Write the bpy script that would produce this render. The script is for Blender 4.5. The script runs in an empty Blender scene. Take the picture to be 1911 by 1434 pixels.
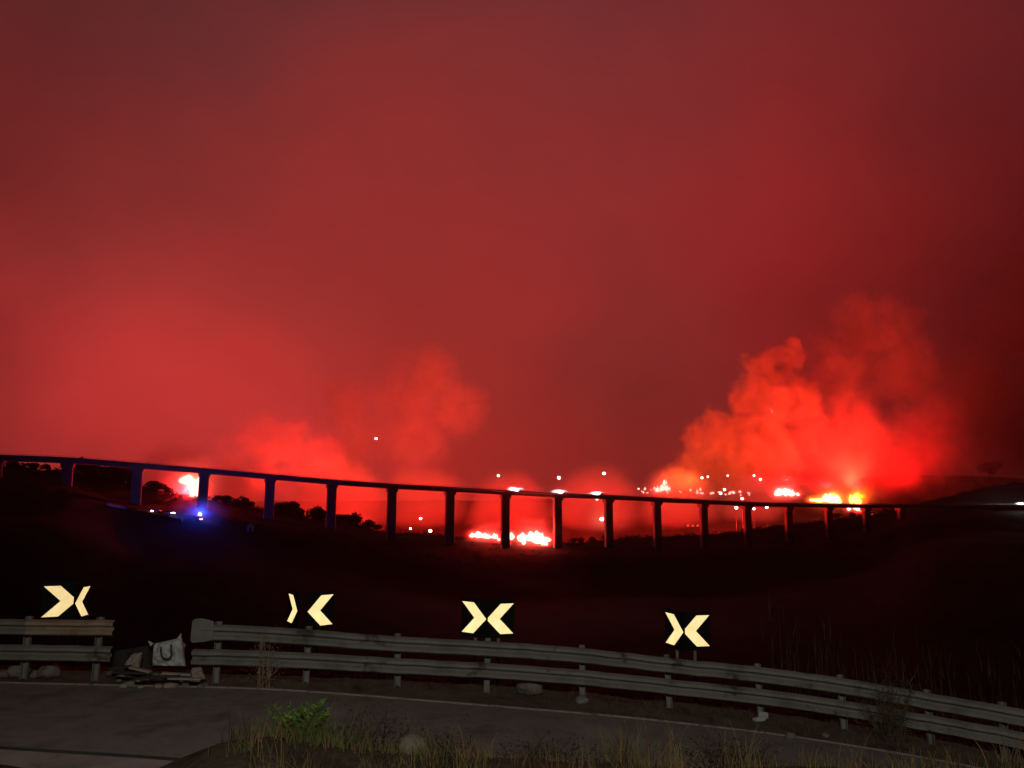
import bpy, bmesh, math, random
from mathutils import Vector, Matrix, noise
from math import radians, sin, cos, pi
random.seed(7)
R = random.Random(11)
scene = bpy.context.scene
COL = scene.collection

# ------------------------------------------------------------------ camera
F = 1500.0                      # focal length in photo pixels (photo 1911 x 1434)
PITCH = math.atan((960 - 717) / F)
CAMZ = 3.0
cam_d = bpy.data.cameras.new('camera')
cam_d.lens = 36 * F / 1911
cam_d.sensor_width = 36
cam_d.clip_start = 0.1
cam_d.clip_end = 20000
cam = bpy.data.objects.new('camera', cam_d)
COL.objects.link(cam)
cam.location = (0, 0, CAMZ)
cam.rotation_euler = (pi / 2 + PITCH, 0, 0)
scene.camera = cam


def P(px, py, Y):
    """world point seen at photo pixel px,py at depth Y metres"""
    u = (px - 955.5) / F
    v = (717 - py) / F
    fy = cos(PITCH) - v * sin(PITCH)
    fz = sin(PITCH) + v * cos(PITCH)
    t = Y / fy
    return Vector((u * t, Y, CAMZ + fz * t))


def M(px, Y):
    """metres per photo pixel at depth Y"""
    return Y / F


# ------------------------------------------------------------------ render settings
scene.view_settings.view_transform = 'Standard'
scene.view_settings.look = 'None'
scene.view_settings.exposure = 0
scene.view_settings.gamma = 1
scene.view_settings.use_curve_mapping = False
scene.render.engine = 'CYCLES'
cy = scene.cycles
cy.use_denoising = True
try:
    cy.denoiser = 'OPENIMAGEDENOISE'
    cy.denoising_input_passes = 'RGB_ALBEDO_NORMAL'
except Exception:
    pass
cy.volume_bounces = 1
cy.max_bounces = 4
cy.diffuse_bounces = 2
cy.glossy_bounces = 2
cy.volume_step_rate = 1.0
cy.volume_max_steps = 64
cy.sample_clamp_indirect = 4
cy.use_light_tree = True

# ------------------------------------------------------------------ world: night sky under a fire-lit smoke layer
world = bpy.data.worlds.new('World')
scene.world = world
world.use_nodes = True
WN = world.node_tree.nodes
WL = world.node_tree.links
WN.clear()


class NB:
    """tiny node builder"""

    def __init__(s, tree):
        s.t = tree

    def n(s, typ, **kw):
        nd = s.t.nodes.new(typ)
        for k, v in kw.items():
            setattr(nd, k, v)
        return nd

    def put(s, sock, v):
        if hasattr(v, 'is_output') or isinstance(v, bpy.types.NodeSocket):
            s.t.links.new(v, sock)
        else:
            sock.default_value = v

    def m(s, op, a, b=None, c=None, clamp=False):
        nd = s.n('ShaderNodeMath', operation=op, use_clamp=clamp)
        s.put(nd.inputs[0], a)
        if b is not None:
            s.put(nd.inputs[1], b)
        if c is not None:
            s.put(nd.inputs[2], c)
        return nd.outputs[0]

    def vm(s, op, a, b=None, scale=None):
        nd = s.n('ShaderNodeVectorMath', operation=op)
        s.put(nd.inputs[0], a)
        if b is not None:
            s.put(nd.inputs[1], b)
        if scale is not None:
            s.put(nd.inputs['Scale'], scale)
        return nd.outputs['Value'] if op in ('DOT_PRODUCT', 'LENGTH', 'DISTANCE') else nd.outputs['Vector']

    def noise(s, vec, scale, detail=3, rough=0.55, out='Fac', dist=0.0):
        nd = s.n('ShaderNodeTexNoise')
        s.put(nd.inputs['Vector'], vec)
        nd.inputs['Scale'].default_value = scale
        nd.inputs['Detail'].default_value = detail
        nd.inputs['Roughness'].default_value = rough
        nd.inputs['Distortion'].default_value = dist
        return nd.outputs[out]

    def ramp(s, fac, stops, interp='LINEAR'):
        nd = s.n('ShaderNodeValToRGB')
        cr = nd.color_ramp
        cr.interpolation = interp
        while len(cr.elements) > 1:
            cr.elements.remove(cr.elements[-1])
        cr.elements[0].position = stops[0][0]
        cr.elements[0].color = (*stops[0][1], 1)
        for p, c in stops[1:]:
            e = cr.elements.new(p)
            e.color = (*c, 1)
        s.put(nd.inputs[0], fac)
        return nd.outputs[0]

    def mapr(s, v, a, b, c=0.0, d=1.0, smooth=True):
        nd = s.n('ShaderNodeMapRange')
        if smooth:
            nd.interpolation_type = 'SMOOTHSTEP'
        s.put(nd.inputs[0], v)
        for i, x in enumerate((a, b, c, d)):
            nd.inputs[i + 1].default_value = x
        return nd.outputs[0]

    def mix(s, fac, a, b, typ='MIX'):
        nd = s.n('ShaderNodeMix', data_type='RGBA', blend_type=typ)
        s.put(nd.inputs[0], fac)
        s.put(nd.inputs[6], a)
        s.put(nd.inputs[7], b)
        return nd.outputs[2]


w = NB(world.node_tree)
wdir = w.vm('NORMALIZE', w.n('ShaderNodeTexCoord').outputs['Generated'])
wz = w.n('ShaderNodeSeparateXYZ')
w.put(wz.inputs[0], wdir)
warp = w.vm('SCALE', w.vm('SUBTRACT', w.noise(wdir, 2.2, 4, out='Color'), (0.5, 0.5, 0.5)), scale=0.42)
wd2 = w.vm('NORMALIZE', w.vm('ADD', wdir, warp))


def lobe(px, py, k):
    d = (P(px, py, 1000) - cam.location).normalized()
    c = w.m('MAXIMUM', w.vm('DOT_PRODUCT', wd2, tuple(d)), 0.0)
    # exp(-k*(1-c))
    return w.m('EXPONENT', w.m('MULTIPLY', w.m('SUBTRACT', 1.0, c), -k))


# red, broadly lit over the burning valley, dying away with angle from it
red = w.m('MULTIPLY', lobe(900, 850, 3.4), 0.225)
red = w.m('ADD', red, w.m('MULTIPLY', lobe(900, 600, 12), 0.05))
red = w.m('ADD', red, w.m('MULTIPLY', lobe(300, 830, 46), 0.31))
red = w.m('ADD', red, w.m('MULTIPLY', lobe(1450, 420, 30), 0.10))
red = w.m('ADD', red, w.m('MULTIPLY', lobe(700, 1000, 60), 0.14))
mott = w.noise(w.vm('MULTIPLY', wd2, (1.0, 1.0, 1.7)), 3.4, 6, 0.5)
red = w.m('MULTIPLY', red, w.m('ADD', 0.68, w.m('MULTIPLY', mott, 0.60)))
red = w.m('MULTIPLY', red, w.m('SUBTRACT', 1.0, w.m('MULTIPLY', lobe(1150, 760, 55), 0.38)))
red = w.m('MULTIPLY', red, w.m('SUBTRACT', 1.0, w.m('MULTIPLY', lobe(2000, 720, 30), 0.45)))
grey = w.m('ADD', 0.0010, w.m('ADD', w.m('MULTIPLY', lobe(900, 200, 4.0), 0.027), w.m('MULTIPLY', lobe(300, 830, 40), 0.020)))
grey = w.m('MULTIPLY', grey, w.m('SUBTRACT', 1.0, w.m('MULTIPLY', lobe(2000, 680, 22), 0.55)))
comb = w.n('ShaderNodeCombineColor')
w.put(comb.inputs[0], w.m('ADD', red, 0.001))
w.put(comb.inputs[1], grey)
w.put(comb.inputs[2], w.m('SUBTRACT', w.m('MULTIPLY', grey, 1.08), w.m('MULTIPLY', lobe(600, 880, 9), 0.007)))
bg = w.n('ShaderNodeBackground')
w.put(bg.inputs[0], comb.outputs[0])
bg.inputs[1].default_value = 1.0
wo = w.n('ShaderNodeOutputWorld')
w.put(wo.inputs[0], bg.outputs[0])

# ------------------------------------------------------------------ light behind the photographer (car headlamps that light the bend)
for hx in (-0.7, 0.7):
    hl = bpy.data.lights.new('headlamp', 'SPOT')
    hl.energy = 1750
    hl.color = (1.0, 0.97, 0.86)
    hl.spot_size = radians(130)
    hl.spot_blend = 1.0
    hl.shadow_soft_size = 0.08
    ho = bpy.data.objects.new('headlamp', hl)
    COL.objects.link(ho)
    ho.location = (0.6 + hx, -3.0, 6.6)
    ho.rotation_euler = (radians(74), 0, 0)


# ------------------------------------------------------------------ helpers
def tag(o, label=None, cat=None, group=None, kind=None):
    if label: o['label'] = label
    if cat: o['category'] = cat
    if group: o['group'] = group
    if kind: o['kind'] = kind
    return o


def empty(name, loc, label=None, cat=None, group=None, rz=0.0):
    o = bpy.data.objects.new(name, None)
    o.empty_display_size = 0.2
    COL.objects.link(o)
    o.location = loc
    o.rotation_euler = (0, 0, rz)
    return tag(o, label, cat, group)


def link_mesh(name, me, mat, parent=None, smooth=False):
    o = bpy.data.objects.new(name, me)
    COL.objects.link(o)
    if mat and not me.materials:
        me.materials.append(mat)
    if parent:
        o.parent = parent
    if smooth:
        me.polygons.foreach_set('use_smooth', [True] * len(me.polygons))
    return o


def from_bm(name, bm, mat, parent=None, smooth=False):
    bmesh.ops.recalc_face_normals(bm, faces=bm.faces)
    me = bpy.data.meshes.new(name)
    bm.to_mesh(me)
    bm.free()
    return link_mesh(name, me, mat, parent, smooth)


def pydata(name, v, f, mat, parent=None, smooth=False):
    me = bpy.data.meshes.new(name)
    me.from_pydata([tuple(x) for x in v], [], f)
    me.update()
    return link_mesh(name, me, mat, parent, smooth)


def box(bm, c, s, rot=None, bevel=0.0):
    r = bmesh.ops.create_cube(bm, size=1)
    vs = r['verts']
    bmesh.ops.scale(bm, vec=s, verts=vs)
    if rot is not None:
        bmesh.ops.transform(bm, matrix=rot.to_4x4(), verts=vs)
    bmesh.ops.translate(bm, vec=c, verts=vs)
    if bevel:
        es = list({e for v in vs for e in v.link_edges})
        bmesh.ops.bevel(bm, geom=es, offset=bevel, segments=1, affect='EDGES')


def tube(bm, a, b, r0, r1=None, n=8):
    a, b = Vector(a), Vector(b)
    r1 = r0 if r1 is None else r1
    d = (b - a)
    q = d.to_track_quat('Z', 'Y').to_matrix()
    ring = []
    for p, r in ((a, r0), (b, r1)):
        ring.append([bm.verts.new(p + q @ Vector((r * cos(2 * pi * i / n), r * sin(2 * pi * i / n), 0))) for i in range(n)])
    for i in range(n):
        bm.faces.new((ring[0][i], ring[0][(i + 1) % n], ring[1][(i + 1) % n], ring[1][i]))
    bm.faces.new(ring[0][::-1])
    bm.faces.new(ring[1])


def sweep(bm, pts, profile, close=True):
    """profile: (along side normal, z) list swept along pts (horizontal side vectors)"""
    rings = []
    n = len(pts)
    for i, p in enumerate(pts):
        t = (pts[min(i + 1, n - 1)] - pts[max(i - 1, 0)])
        t.z = 0
        t.normalize()
        s = Vector((t.y, -t.x, 0))
        rings.append([bm.verts.new(p + s * a + Vector((0, 0, z))) for a, z in profile])
    m = len(profile)
    for i in range(n - 1):
        for j in range(m if close else m - 1):
            k = (j + 1) % m
            bm.faces.new((rings[i][j], rings[i][k], rings[i + 1][k], rings[i + 1][j]))
    if close:
        bm.faces.new(rings[0])
        bm.faces.new(rings[-1][::-1])


def interp(x, xs, ys):
    if x <= xs[0]: return ys[0] + (x - xs[0]) * (ys[1] - ys[0]) / (xs[1] - xs[0]) * 0.6
    if x >= xs[-1]: return ys[-1] + (x - xs[-1]) * (ys[-1] - ys[-2]) / (xs[-1] - xs[-2]) * 0.6
    for i in range(len(xs) - 1):
        if x <= xs[i + 1]:
            t = (x - xs[i]) / (xs[i + 1] - xs[i])
            # catmull-ish smooth
            m0 = (ys[i + 1] - ys[max(i - 1, 0)]) / (xs[i + 1] - xs[max(i - 1, 0)])
            m1 = (ys[min(i + 2, len(xs) - 1)] - ys[i]) / (xs[min(i + 2, len(xs) - 1)] - xs[i])
            h = xs[i + 1] - xs[i]
            t2, t3 = t * t, t * t * t
            return (2*t3-3*t2+1)*ys[i] + (t3-2*t2+t)*h*m0 + (-2*t3+3*t2)*ys[i+1] + (t3-t2)*h*m1


def sstep(a, b, x):
    t = max(0.0, min(1.0, (x - a) / (b - a)))
    return t * t * (3 - 2 * t)


# ------------------------------------------------------------------ materials
def mat_base(name, c1, c2, scale=5, rough=0.8, metal=0.0, bump=0.3, bscale=None, c3=None, spec=0.4, wear=None, coord='Object'):
    mt = bpy.data.materials.new(name)
    mt.use_nodes = True
    b = NB(mt.node_tree)
    bs = mt.node_tree.nodes['Principled BSDF']
    co = b.n('ShaderNodeTexCoord').outputs[coord] if coord != 'World' else b.n('ShaderNodeNewGeometry').outputs['Position']
    f = b.noise(co, scale, 6, 0.6)
    stops = [(0.3, c1), (0.7, c2)] if c3 is None else [(0.25, c1), (0.5, c2), (0.75, c3)]
    col = b.ramp(f, stops)
    if wear:
        wf = b.mapr(b.noise(co, wear[0], 5, 0.65), wear[1], wear[1] + 0.12)
        col = b.mix(wf, col, (*wear[2], 1))
    b.put(bs.inputs['Base Color'], col)
    bs.inputs['Metallic'].default_value = metal
    b.put(bs.inputs['Roughness'], b.m('ADD', rough - 0.08, b.m('MULTIPLY', f, 0.16)))
    bs.inputs['Specular IOR Level'].default_value = spec
    if bump:
        bp = b.n('ShaderNodeBump')
        bp.inputs['Strength'].default_value = bump
        bp.inputs['Distance'].default_value = 0.02
        b.put(bp.inputs['Height'], b.noise(co, bscale or scale * 6, 5, 0.6))
        b.put(bs.inputs['Normal'], bp.outputs[0])
    return mt


def mat_emit(name, col, strength):
    mt = bpy.data.materials.new(name)
    mt.use_nodes = True
    b = NB(mt.node_tree)
    mt.node_tree.nodes.remove(mt.node_tree.nodes['Principled BSDF'])
    e = b.n('ShaderNodeEmission')
    e.inputs[0].default_value = (*col, 1)
    e.inputs[1].default_value = strength
    mt.node_tree.links.new(e.outputs[0], mt.node_tree.nodes['Material Output'].inputs[0])
    return mt


M_asphalt = mat_base('asphalt', (0.075, 0.075, 0.070), (0.16, 0.157, 0.145), 1.6, 0.85, 0, 0.8, 45, c3=(0.105, 0.103, 0.095), wear=(0.45, 0.54, (0.19, 0.185, 0.165)), coord='World', spec=0.08)
M_paint = mat_base('road_paint', (0.25, 0.24, 0.215), (0.55, 0.53, 0.48), 9, 0.7, 0, 0.3, 60, wear=(5, 0.55, (0.07, 0.066, 0.06)), coord='World', spec=0.08)
M_bank = mat_base('dark_earth', (0.010, 0.008, 0.006), (0.045, 0.036, 0.025), 3.5, 0.95, 0, 1.0, 18, c3=(0.022, 0.018, 0.012), coord='World', spec=0.05)
M_dirt = mat_base('dirt', (0.018, 0.014, 0.010), (0.095, 0.076, 0.055), 2.5, 0.95, 0, 1.0, 18, c3=(0.045, 0.037, 0.026), coord='World', spec=0.08)
M_concrete = mat_base('concrete', (0.13, 0.12, 0.11), (0.26, 0.25, 0.23), 1.2, 0.9, 0, 0.5, 25, wear=(3, 0.58, (0.08, 0.075, 0.065)), coord='World')
M_bridge = mat_base('bridge_concrete', (0.16, 0.155, 0.15), (0.26, 0.25, 0.24), 0.15, 0.9, 0, 0.3, 1.5, coord='World')
M_galv = mat_base('galvanised_steel', (0.070, 0.067, 0.060), (0.145, 0.138, 0.122), 1.4, 0.8, 0.0, 0.5, 5, c3=(0.11, 0.10, 0.088), wear=(2.3, 0.56, (0.05, 0.034, 0.025)), coord='World', spec=0.15)
M_rusty = mat_base('rusty_steel', (0.16, 0.09, 0.045), (0.27, 0.21, 0.15), 3.0, 0.8, 0.1, 0.3, 40, coord='World')
M_hill = mat_base('hillside_scrub', (0.008, 0.008, 0.006), (0.024, 0.021, 0.013), 0.05, 1.0, 0, 1.0, 0.6, c3=(0.022, 0.021, 0.012), spec=0.05, coord='World')
M_leafdark = mat_base('dark_foliage', (0.018, 0.026, 0.012), (0.045, 0.055, 0.022), 0.8, 0.9, 0, 0, spec=0.1)
M_bark = mat_base('bark', (0.04, 0.03, 0.02), (0.08, 0.06, 0.04), 3, 0.95)
M_green = mat_base('green_leaf', (0.022, 0.05, 0.006), (0.085, 0.14, 0.022), 9, 0.7, 0, 0, spec=0.2)
M_dry = mat_base('dry_grass', (0.03, 0.018, 0.007), (0.10, 0.065, 0.028), 14, 0.9, 0, 0, c3=(0.035, 0.035, 0.012), spec=0.1)
M_twig = mat_base('dark_twig', (0.010, 0.007, 0.005), (0.035, 0.022, 0.015), 9, 0.95, 0, 0, spec=0.1)
M_reed = mat_base('dry_reed', (0.03, 0.014, 0.009), (0.065, 0.035, 0.022), 2, 0.9, 0, 0, spec=0.1)
M_stone = mat_base('pale_stone', (0.06, 0.052, 0.04), (0.20, 0.18, 0.145), 3, 0.95, 0, 0.9, 14)
M_sack = mat_base('white_sack', (0.24, 0.25, 0.235), (0.38, 0.39, 0.365), 3, 0.9, 0, 0.5, 12)
M_dull = mat_base('dull_sack', (0.16, 0.14, 0.11), (0.25, 0.22, 0.18), 3, 0.9, 0, 0.5, 12)
M_rag = mat_base('dark_rag', (0.008, 0.008, 0.007), (0.028, 0.026, 0.022), 3, 0.95, 0, 0.7, 12)
M_inkmark = mat_base('dark_print', (0.02, 0.02, 0.02), (0.04, 0.04, 0.04), 6, 0.8, 0, 0)
M_black = mat_base('sign_black', (0.006, 0.0055, 0.0055), (0.010, 0.009, 0.009), 6, 0.9, 0, 0, spec=0.05)
M_carw = mat_base('car_paint_white', (0.6, 0.6, 0.6), (0.68, 0.68, 0.68), 2, 0.35, 0, 0)
M_card = mat_base('car_paint_dark', (0.03, 0.03, 0.035), (0.05, 0.05, 0.055), 2, 0.35, 0, 0)
M_redp = mat_base('truck_paint_red', (0.30, 0.02, 0.015), (0.36, 0.025, 0.02), 2, 0.4, 0, 0)
M_glass = mat_base('dark_glass', (0.01, 0.01, 0.012), (0.015, 0.015, 0.018), 2, 0.1, 0, 0)
M_tyre = mat_base('tyre', (0.015, 0.015, 0.015), (0.025, 0.025, 0.025), 2, 0.9, 0, 0)
M_plaster = mat_base('pale_plaster', (0.45, 0.44, 0.40), (0.6, 0.58, 0.54), 0.5, 0.9, 0, 0.2, 5)
M_pole = mat_base('lamp_pole', (0.12, 0.12, 0.12), (0.2, 0.2, 0.2), 2, 0.6, 0.5, 0)

# reflective sheeting: sends light back to where it came from
M_retro = bpy.data.materials.new('retroreflective_sheeting')
M_retro.use_nodes = True
b = NB(M_retro.node_tree)
M_retro.node_tree.nodes.remove(M_retro.node_tree.nodes['Principled BSDF'])
gl = b.n('ShaderNodeBsdfGlossy')
gl.inputs['Roughness'].default_value = 0.42
geo = b.n('ShaderNodeNewGeometry')
b.put(gl.inputs['Normal'], geo.outputs['Incoming'])
nf = b.noise(b.n('ShaderNodeTexCoord').outputs['Object'], 5, 4)
b.put(gl.inputs['Color'], b.ramp(nf, [(0.3, (0.80, 0.60, 0.28)), (0.7, (0.92, 0.75, 0.42))]))
M_retro.node_tree.links.new(gl.outputs[0], M_retro.node_tree.nodes['Material Output'].inputs[0])


# ------------------------------------------------------------------ terrain control curves (photo columns -> profile)
PIERS = [-4, 128, 258, 382, 505, 620, 732, 840, 943, 1040, 1135, 1225, 1312, 1393, 1470, 1545, 1615, 1680]


def bridge_Y(px):
    # depth of the viaduct along photo columns (fitted to pier spacing, straight then running off to the right)
    # x(t) = (a+b t)/(1+c t)
    c, bb, a = 0.026, 108.5, -827.0
    x = px - 955.5
    t = (x - a) / (bb - c * x)
    return 416 * (1 + c * t)


DTX = [0, 128, 258, 382, 505, 620, 732, 840, 943, 1040, 1135, 1225, 1312, 1393, 1470, 1545, 1615, 1680, 1911]
DTY = [848, 853, 863, 873, 884, 894, 902, 908, 914, 919, 923, 928, 932, 936, 938, 939, 940, 940, 941]
# skyline of the dark near hill (behind the piers)
SKX = [-300, 0, 60, 120, 150, 200, 262, 300, 330, 390, 430, 480, 520, 600, 660, 690, 720, 760, 800, 885, 940, 1030, 1120, 1200, 1310, 1420, 1540, 1600, 1640, 1675, 1700, 1760, 1830, 1911, 2200]
SKY = [850, 868, 874, 880, 884, 887, 905, 912, 920, 931, 939, 948, 957, 970, 976, 985, 991, 997, 1000, 1006, 1010, 1013, 1010, 1001, 996, 983, 969, 962, 955, 947, 938, 925, 908, 897, 870]
# where the piers meet the slope
BSX = [-300, 0, 128, 258, 382, 505, 620, 732, 943, 1135, 1312, 1470, 1615, 1700, 1800, 1911, 2200]
BSY = [880, 893, 905, 938, 948, 968, 985, 1004, 1022, 1020, 1022, 1010, 990, 958, 946, 944, 930]
# far hill behind the right part
FHX = [-300, 700, 1100, 1300, 1400, 1500, 1600, 1680, 1750, 1830, 1911, 2300]
FHY = [935, 935, 930, 921, 914, 905, 893, 886, 887, 889, 892, 880]


def fbm(x, y, sc, o=4):
    return noise.fractal(Vector((x / sc, y / sc, 3.1)), 1.0, 2.0, o)


# near road stations: photo x -> depth, base y of guard rail
RX = [-700, -100, 300, 570, 900, 1087, 1250, 1421, 1577, 1740, 1911, 2100, 2500]
RD = [14.6, 14.1, 14.0, 14.0, 14.6, 14.7, 14.6, 14.3, 14.0, 13.6, 12.9, 12.1, 10.6]
RBY = [1256, 1266, 1275, 1281, 1296, 1310, 1326, 1346, 1369, 1397, 1432, 1478, 1590]


def rail_pt(px):
    return P(px, interp(px, RX, RBY), interp(px, RX, RD))


_rl = [rail_pt(x) for x in range(-700, 2501, 20)]


def rail_line(x):
    """depth and ground height of the rail at world x"""
    if x <= _rl[0].x: return _rl[0].y, _rl[0].z
    if x >= _rl[-1].x: return _rl[-1].y - (x - _rl[-1].x) * 0.5, _rl[-1].z - (x - _rl[-1].x) * 0.09
    for i in range(len(_rl) - 1):
        if x <= _rl[i + 1].x:
            t = (x - _rl[i].x) / (_rl[i + 1].x - _rl[i].x)
            return _rl[i].y + t * (_rl[i + 1].y - _rl[i].y), _rl[i].z + t * (_rl[i + 1].z - _rl[i].z)


# ------------------------------------------------------------------ far terrain
def hill_z(u, Y):
    px = u * F * 1.0 + 955.5
    pxc = max(-300, min(2200, px))
    Yb = bridge_Y(max(-60, min(1911, px)))
    uu = (pxc - 955.5) / F

    def z(py, YY):
        return P(955.5, py, YY).z
    base = interp(max(-250, min(2190, px)), BSX, BSY)
    sky = interp(max(-250, min(2190, px)), SKX, SKY)
    far = interp(max(-250, min(2290, px)), FHX, FHY)
    x0 = u * 15.5
    zr = rail_line(x0)[1]
    zb = z(base, Yb)
    zs = z(sky, Yb + 45)
    mid = zs - 16
    flo = -38 if px < 1150 else -38 + 32 * sstep(1150, 1500, px)
    rows = [(14.0, zr - 0.6), (17.0, zr - 0.9), (22, zr - 3.5), (60, zr - 14), (160, -33), (Yb - 130, zb - 19), (Yb - 15, zb - 2.0), (Yb + 8, zb + 0.5),
            (Yb + 45, zs), (Yb + 80, mid), (Yb + 150, min(flo, mid)), (960, z(far, 960)), (1150, z(far, 960) - 20), (1900, -30), (2600, z(950, 2600)), (6000, -40)]
    ys = [r[0] for r in rows]
    zs_ = [r[1] for r in rows]
    Y = max(14.0, min(6000, Y))
    for i in range(len(ys) - 1):
        if Y <= ys[i + 1]:
            t = (Y - ys[i]) / (ys[i + 1] - ys[i])
            if i == len(ys) - 9 + 1 or i in (6, 7, 8): t2 = t
            else: t2 = t * t * (3 - 2 * t) * 0.5 + t * 0.5
            return zs_[i] + t2 * (zs_[i + 1] - zs_[i])
    return zs_[-1]


def terrain_z(x, y):
    zz = hill_z(x / max(y, 14.0), y)
    amp = sstep(18, 120, y)
    zz += amp * (fbm(x, y, 60) * 1.0 + fbm(x + 50, y, 11) * 0.45)
    return zz


us = [-2.6 + i * 0.2 for i in range(9)] + [-0.92 + i * (1.84 / 300) for i in range(301)] + [1.0 + 0.2 * i for i in range(9)]
Ys = []
yy = 14.0
while yy < 6000:
    Ys.append(yy)
    if yy < 60: yy *= 1.10
    elif yy < 340: yy *= 1.05
    elif yy < 760: yy += 6.5
    elif yy < 1150: yy += 18
    else: yy *= 1.10
Ys.append(6000)
verts, faces = [], []
for Y in Ys:
    for u in us:
        x = u * Y
        verts.append((x, Y, terrain_z(x, Y)))
nu = len(us)
for j in range(len(Ys) - 1):
    for i in range(nu - 1):
        a = j * nu + i
        faces.append((a, a + 1, a + nu + 1, a + nu))
tag(pydata('hillside', verts, faces, M_hill, smooth=True), kind='structure')


# ------------------------------------------------------------------ near ground: verge, road, gutter, bank
def near_edge(x):
    # depth of the road's near edge
    return 10.35 - 0.35 * sstep(-7, -3, x) * 1.0 - 0.03 * (x + 7)


def bank_h(x, y):
    # grassy bank on this side of the road, photographer stands on it
    side = sstep(-4.6, -2.0, x + (y - 7) * 0.25)
    return side


def ground_z(x, y):
    ry, rz = rail_line(x)
    z = rz
    ne = near_edge(x)
    if y < ne:
        k = bank_h(x, y)
        up = sstep(ne - 0.1, 6.6, y) * 1.12 + 0.22 * sstep(6.6, 0, y)
        z = rz * (1 - 0) + k * (up - min(0, rz) * sstep(ne, 6.5, y) * 0.75) + (1 - k) * 0.0
    return z


def sheet(name, xs, yf0, yf1, n, mat, dz=0.0, bumpf=None, kind='structure'):
    v, f = [], []
    for x in xs:
        a, c = yf0(x), yf1(x)
        for j in range(n + 1):
            y = a + (c - a) * j / n
            z = ground_z(x, y) + dz + (bumpf(x, y) if bumpf else 0)
            v.append((x, y, z))
    for i in range(len(xs) - 1):
        for j in range(n):
            a = i * (n + 1) + j
            f.append((a, a + n + 1, a + n + 2, a + 1))
    return tag(pydata(name, v, f, mat, smooth=True), kind=kind)


def frange(a, b, s):
    o = []
    while a < b:
        o.append(a)
        a += s
    o.append(b)
    return o


XS = frange(-30, 30, 0.15)
LO = lambda x: 0.30 + 0.60 * sstep(-5, 0.5, x)           # line's distance from the rail


def near_bump(x, y):
    a = sstep(0.0, 0.5, near_edge(x) - 0.3 - y)
    return (fbm(x, y, 1.3) * 0.10 + fbm(x, y, 0.25) * 0.025) * a


def verge_bump(x, y):
    ry, rz = rail_line(x)
    a = sstep(0.0, 0.4, y - (ry - LO(x) + 0.22))
    drop = -0.5 * sstep(0.9, 2.6, y - ry)
    return a * (fbm(x, y, 0.9) * 0.07 + fbm(x, y, 0.2) * 0.03 + 0.03) + drop


sheet('verge', XS, lambda x: rail_line(x)[0] - LO(x) + 0.15, lambda x: rail_line(x)[0] + 2.6, 26, M_dirt, 0.0, verge_bump)
sheet('road', XS, lambda x: near_edge(x), lambda x: rail_line(x)[0] - LO(x) + 0.16, 6, M_asphalt, 0.0)
sheet('road_edge_line', XS, lambda x: rail_line(x)[0] - LO(x) - 0.02, lambda x: rail_line(x)[0] - LO(x) + 0.09, 1, M_paint, 0.004)
sheet('gutter', XS, lambda x: near_edge(x) - 0.14, lambda x: near_edge(x), 4, M_rag, 0.0, lambda x, y: -0.10 * sin(pi * max(0, min(1, (near_edge(x) - y) / 0.14))))
sheet('pale_kerb', frange(-30, 30, 0.15), lambda x: near_edge(x) - 0.75, lambda x: near_edge(x) - 0.14, 4, M_concrete, 0.0, lambda x, y: 0.006)
sheet('bank', frange(-30, 30, 0.15), lambda x: -12.0, lambda x: near_edge(x) - 0.75, 80, M_bank, 0.0, near_bump)

# ------------------------------------------------------------------ guard rails
W_PROF = [(0.000, 0.155), (-0.02, 0.15), (-0.075, 0.115), (-0.08, 0.06), (-0.03, 0.02), (-0.02, 0.0), (-0.03, -0.02), (-0.08, -0.06), (-0.075, -0.115), (-0.02, -0.15), (0, -0.155)]
W_PROF = [(-a * 1.15, z * 0.84) for a, z in W_PROF]     # bulge towards the road
W_CLOSED = W_PROF + [(a - 0.006, z) for a, z in reversed(W_PROF)]


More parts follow.
